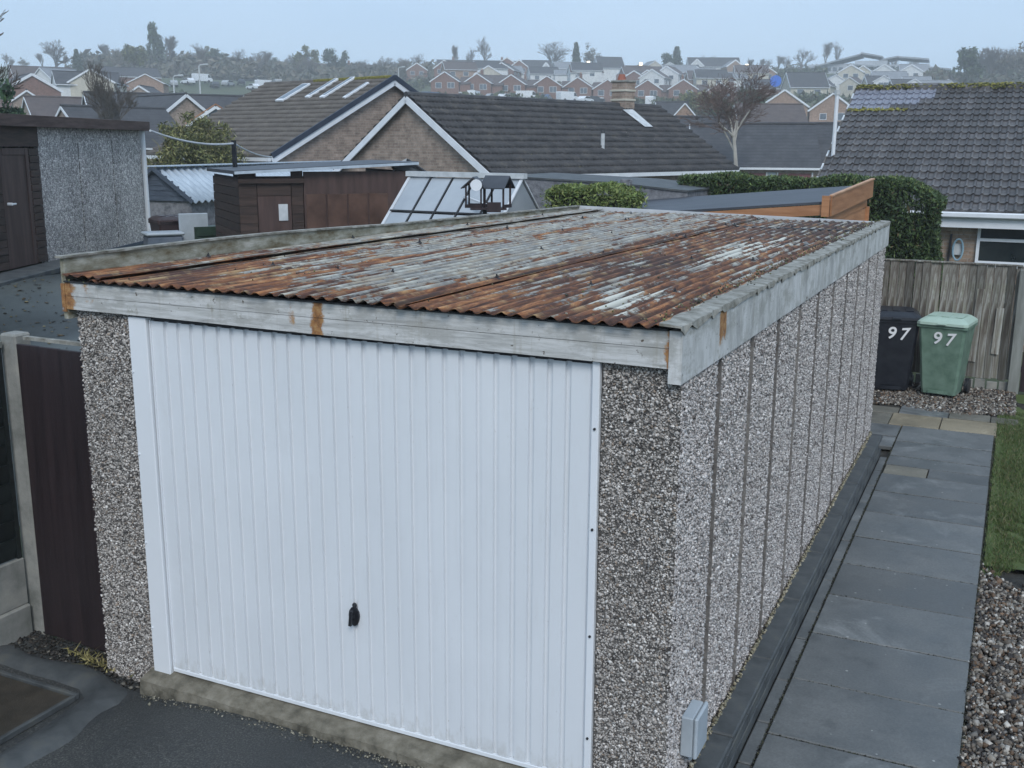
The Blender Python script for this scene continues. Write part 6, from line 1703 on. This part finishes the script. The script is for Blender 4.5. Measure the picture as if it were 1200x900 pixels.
tree_from('leafy_tree', LDK[1], MM, 'dark tree rising above the roof windows', 394, 360, 10)
tree_from('leafy_tree', LOL[1], MM, 'olive tree below the left skyline bare trees', 160, 300, 9)
tree_from('bare_tree', BARE[1], MM, 'thin upright leafless tree rising over the long terrace', 568, 360, 12, wide=.5)
tree_from('bare_tree', BARE[2], MM, 'thin leafless tree left of the thin poplar', 535, 370, 10, wide=.6)
tree_from('bare_tree', BARE[3], MM, 'upright pale leafless tree above the long terrace middle', 552, 375, 9.5, wide=.6)
tree_from('bare_tree', BARE[1], MM, 'large spreading leafless tree on the skyline left of the small conifer', 642, 395, 12.5, wide=1.15)
tree_from('conifer', CON[0], MM, 'narrow dark conifer on the skyline between two larger trees', 674, 360, 11, wide=.9)
tree_from('leafy_tree', LBR[0], MM, 'round brownish tree on the skyline right of the narrow conifer', 693, 385, 12, wide=.85)
tree_from('conifer', CON[0], MM, 'pointed dark conifer on the skyline above the cream houses', 791, 385, 11.5, wide=1.2)
tree_from('leafy_tree', LDK[0], MM, 'dark tree beside the pointed conifer above the cream houses', 783, 392, 10)
for k, px in enumerate((820, 836, 878, 888, 897, 906, 916)): tree_from('hilltop_tree', random.choice(BARE), MM, 'leafless skyline tree left of the school', px, 400+k*4, random.uniform(5.5, 8.5), group='leafless skyline trees left of the school')
tree_from('bare_tree', BARE[3], MM, 'pale leafless tree at the left end of the school', 935, 385, 9.5, wide=.9)
tree_from('bare_tree', BARE[2], MM, 'tall spreading leafless tree above the school left wing', 965, 400, 11, wide=.8)
tree_from('bare_tree', BARE[0], MM, 'slimmer leafless tree at the right above the school left wing', 977, 402, 11, wide=.6)
tree_from('bare_tree', BARE[0], MM, 'small leafless tree behind the school roof middle', 1045, 420, 7)
tree_from('bare_tree', BARE[3], MM, 'small leafless tree at the school roof right end', 1068, 418, 7)
tree_from('pine_tree', LDK[0], MM, 'round topped dark pine right of the school', 1130, 300, 12, base=at(1130, 103, 300)[2]-1.2, wide=.95)
for k in range(22):
    px = 1140+k*5.2+random.uniform(-2, 2)
    tree_from('hilltop_tree', random.choice(BARE+LBR+LBR), MM, 'brownish tree in the grove at the right skyline', px, random.uniform(330, 350), random.uniform(11.0, 13.0), base=at(px, 104, 340)[2]-1, group='grove at the right skyline')
# nearer trees
near_bare = mk_bare(77, mnoise('brown twigs', (.075, .06, .048), (.12, .10, .08), 6, .9, 0), levels=5, spread=.85, up=.45, rmin=.0008, r0=.012)
tree_from('bare_tree', near_bare, MM, 'brown leafless garden tree in front of the left roofs', 132, 68, 7.6, base=at(132, 170, 68)[2]-2.5, wide=.6)
red = mk_bare(88, M_bark_red, levels=5, spread=1.1, up=.08, rmin=.0008, r0=.012, n_ch=(2, 4))
red['trunk'].materials.clear(); red['trunk'].materials.append(M_bark_pale)
tree_from('red_twigged_tree', red, MM, 'leafless reddish tree with pale crooked trunk beyond the hedge', 866, 54, 5.9, base=at(850, 196, 54)[2]-.6, lean=(.0, .10), wide=.85)
tree_from('bare_tree', mk_bare(78, M_bark, levels=5, spread=.9, up=.2, rmin=.0008, r0=.012), MM, 'leafless tree reaching into the picture at the far left edge', -34, 34, 6.4, base=at(-10, 180, 34)[2]-2.2, wide=.7)
ev = leafy(71, [(.02,.05,.025), (.04,.08,.035), (.07,.12,.05)], [3, 3, 1], cl=60, per=150, size=.022, cr_=.10, r=(.42, .42, .40))
tree_from('evergreen_bush', ev, MM, 'dark evergreen at the left edge above the brown garage', -6, 30, 3.1, base=at(0, 170, 30)[2]-1.5, cat='bush', wide=.75)
# yellow green shrub: many thin canes and small leaves
yp = at(226, 170, 33)
ys = thing('arching_shrub', 'olive and yellow green arching shrub behind the corrugated garage', 'shrub', (yp[0], yp[1], .0))
P_ = clumps(105, 260, (0, 0, 2.40), (1.30, 1.15, 1.30), .34)
lat = P_[:, 0]*.72+P_[:, 1]*.69
P_ = P_[(P_[:, 2] < 3.72-.30*np.clip(lat, 0, 2)+.10*np.sin(lat*7)+rng.normal(0, .07, len(P_)))]
leaves('foliage', P_, .032, palette(len(P_), [(.07,.085,.03), (.13,.145,.05), (.22,.22,.085), (.34,.32,.15), (.035,.04,.02)], [3, 4, 3, 1.4, 1.6], .2), ys, 3.6, .4)
m = MB()
for k in range(90):
    a = random.uniform(0, 6.28); r_ = random.uniform(.3, 1.35); x, y = r_*math.cos(a), .6*r_*math.sin(a); zt = 3.5-.5*(r_/1.35)**2+random.uniform(-.2, .25)
    m.tube([(x*.2, y*.2, 0), (x*.55, y*.55, zt*.6), (x*.9, y*.9, zt*.95), (x*1.05, y*1.05, zt)], [.012, .009, .006, .003], 3, cap=False)
m.build('stems', mnoise('olive stems', (.16, .15, .07), (.26, .24, .12), 5, .8, 0), ys)['kind'] = 'stuff'
# low planting between the houses
def planting(name, label, n, pxr, Dr, size, pal, w, hgt, cl_n):
    P = []
    per = n//cl_n
    for k in range(cl_n):
        px = random.uniform(*pxr); D = random.uniform(*Dr); p = at(px, 120, D); s = random.uniform(.6, 1.4)*hgt
        P.append(blob_pts(per, (p[0], p[1], g1(p[0], p[1])+s*.35), (s*1.3, s*1.3, s*.65), .3))
    P = np.concatenate(P)
    tag(leaves(name, P, size, palette(len(P), pal, w, .2)), label, 'vegetation', kind='stuff')
planting('woodland', 'dull green and brown thickets under the misty hilltop trees', 42000, (100, 520), (320, 430), .85, [(.075,.08,.055), (.10,.095,.07), (.14,.12,.09)], [3, 3, 2], 4.0, 380)
planting('woodland', 'low misty thickets along the skyline behind the upper houses', 16000, (480, 1110), (415, 450), .8, [(.075,.08,.055), (.12,.11,.085)], [3, 3], 2.6, 190)
planting('woodland', 'dark thickets along the right skyline below the grove', 9000, (1085, 1260), (310, 350), .9, [(.06,.07,.04), (.10,.085,.06)], [2, 3], 3.0, 70)
planting('hillside_shrubs', 'garden hedges and shrubs scattered among the hillside houses', 30000, (480, 1120), (190, 400), .55, [(.045,.065,.03), (.08,.095,.045), (.12,.11,.07)], [3, 3, 1], 1.7, 420)
planting('garden_shrubs', 'garden shrubs among the nearer left bungalow roofs', 9000, (0, 300), (90, 225), .45, [(.045,.065,.03), (.08,.09,.045), (.12,.11,.07)], [3, 3, 1], 1.4, 110)
gs = at(828, 122, 110)
for (px, py, D, r_, lab, pal) in ((826, 119, 190, 3.6, 'yellow green shrub below the brick gables right of the chimney', OL), (842, 126, 150, 2.6, 'dark green bush left of the red twigged tree', DK), (838, 163, 62, .95, 'bright green bush beside the end of the bungalow roof', [(.12,.17,.05), (.18,.22,.07)]),
                            (880, 112, 160, 2.6, 'dark green bush behind the red twigged tree', DK), (806, 116, 185, 2.6, 'olive shrub above the little pink gable', OL)):
    p = at(px, py, D); t = thing('garden_bush', lab, 'bush', (p[0], p[1], p[2]-r_))
    P_ = clumps(20, 110, (0, 0, r_*.75), (r_*.8, r_*.8, r_*.55), r_*.4); leaves('foliage', P_, r_*.10, palette(len(P_), pal, [1]*len(pal), .25), t)
    m = MB(); m.tube([(0, 0, -1), (0, 0, r_)], r_*.06, 6); m.build('stem', M_bark, t)

# ---------------------------------------------------------------- haze over the whole place
zt = 52.0; zb = -5.0
m = MB(); m.box(-960, 960, -960, 960, zb, zt)
hm = bpy.data.materials.new('haze air'); hm.use_nodes = True; ht_ = hm.node_tree; ht_.nodes.clear()
ho = ht_.nodes.new('ShaderNodeOutputMaterial'); hp_ = ht_.nodes.new('ShaderNodeVolumePrincipled')
hp_.inputs['Color'].default_value = (.93, .965, 1.0, 1); hp_.inputs['Density'].default_value = .0011; hp_.inputs['Anisotropy'].default_value = 0.0
ht_.links.new(hp_.outputs['Volume'], ho.inputs['Volume'])
tag(m.build('haze', hm), 'thin bluish haze over the gardens and the hillside', 'haze', kind='stuff')
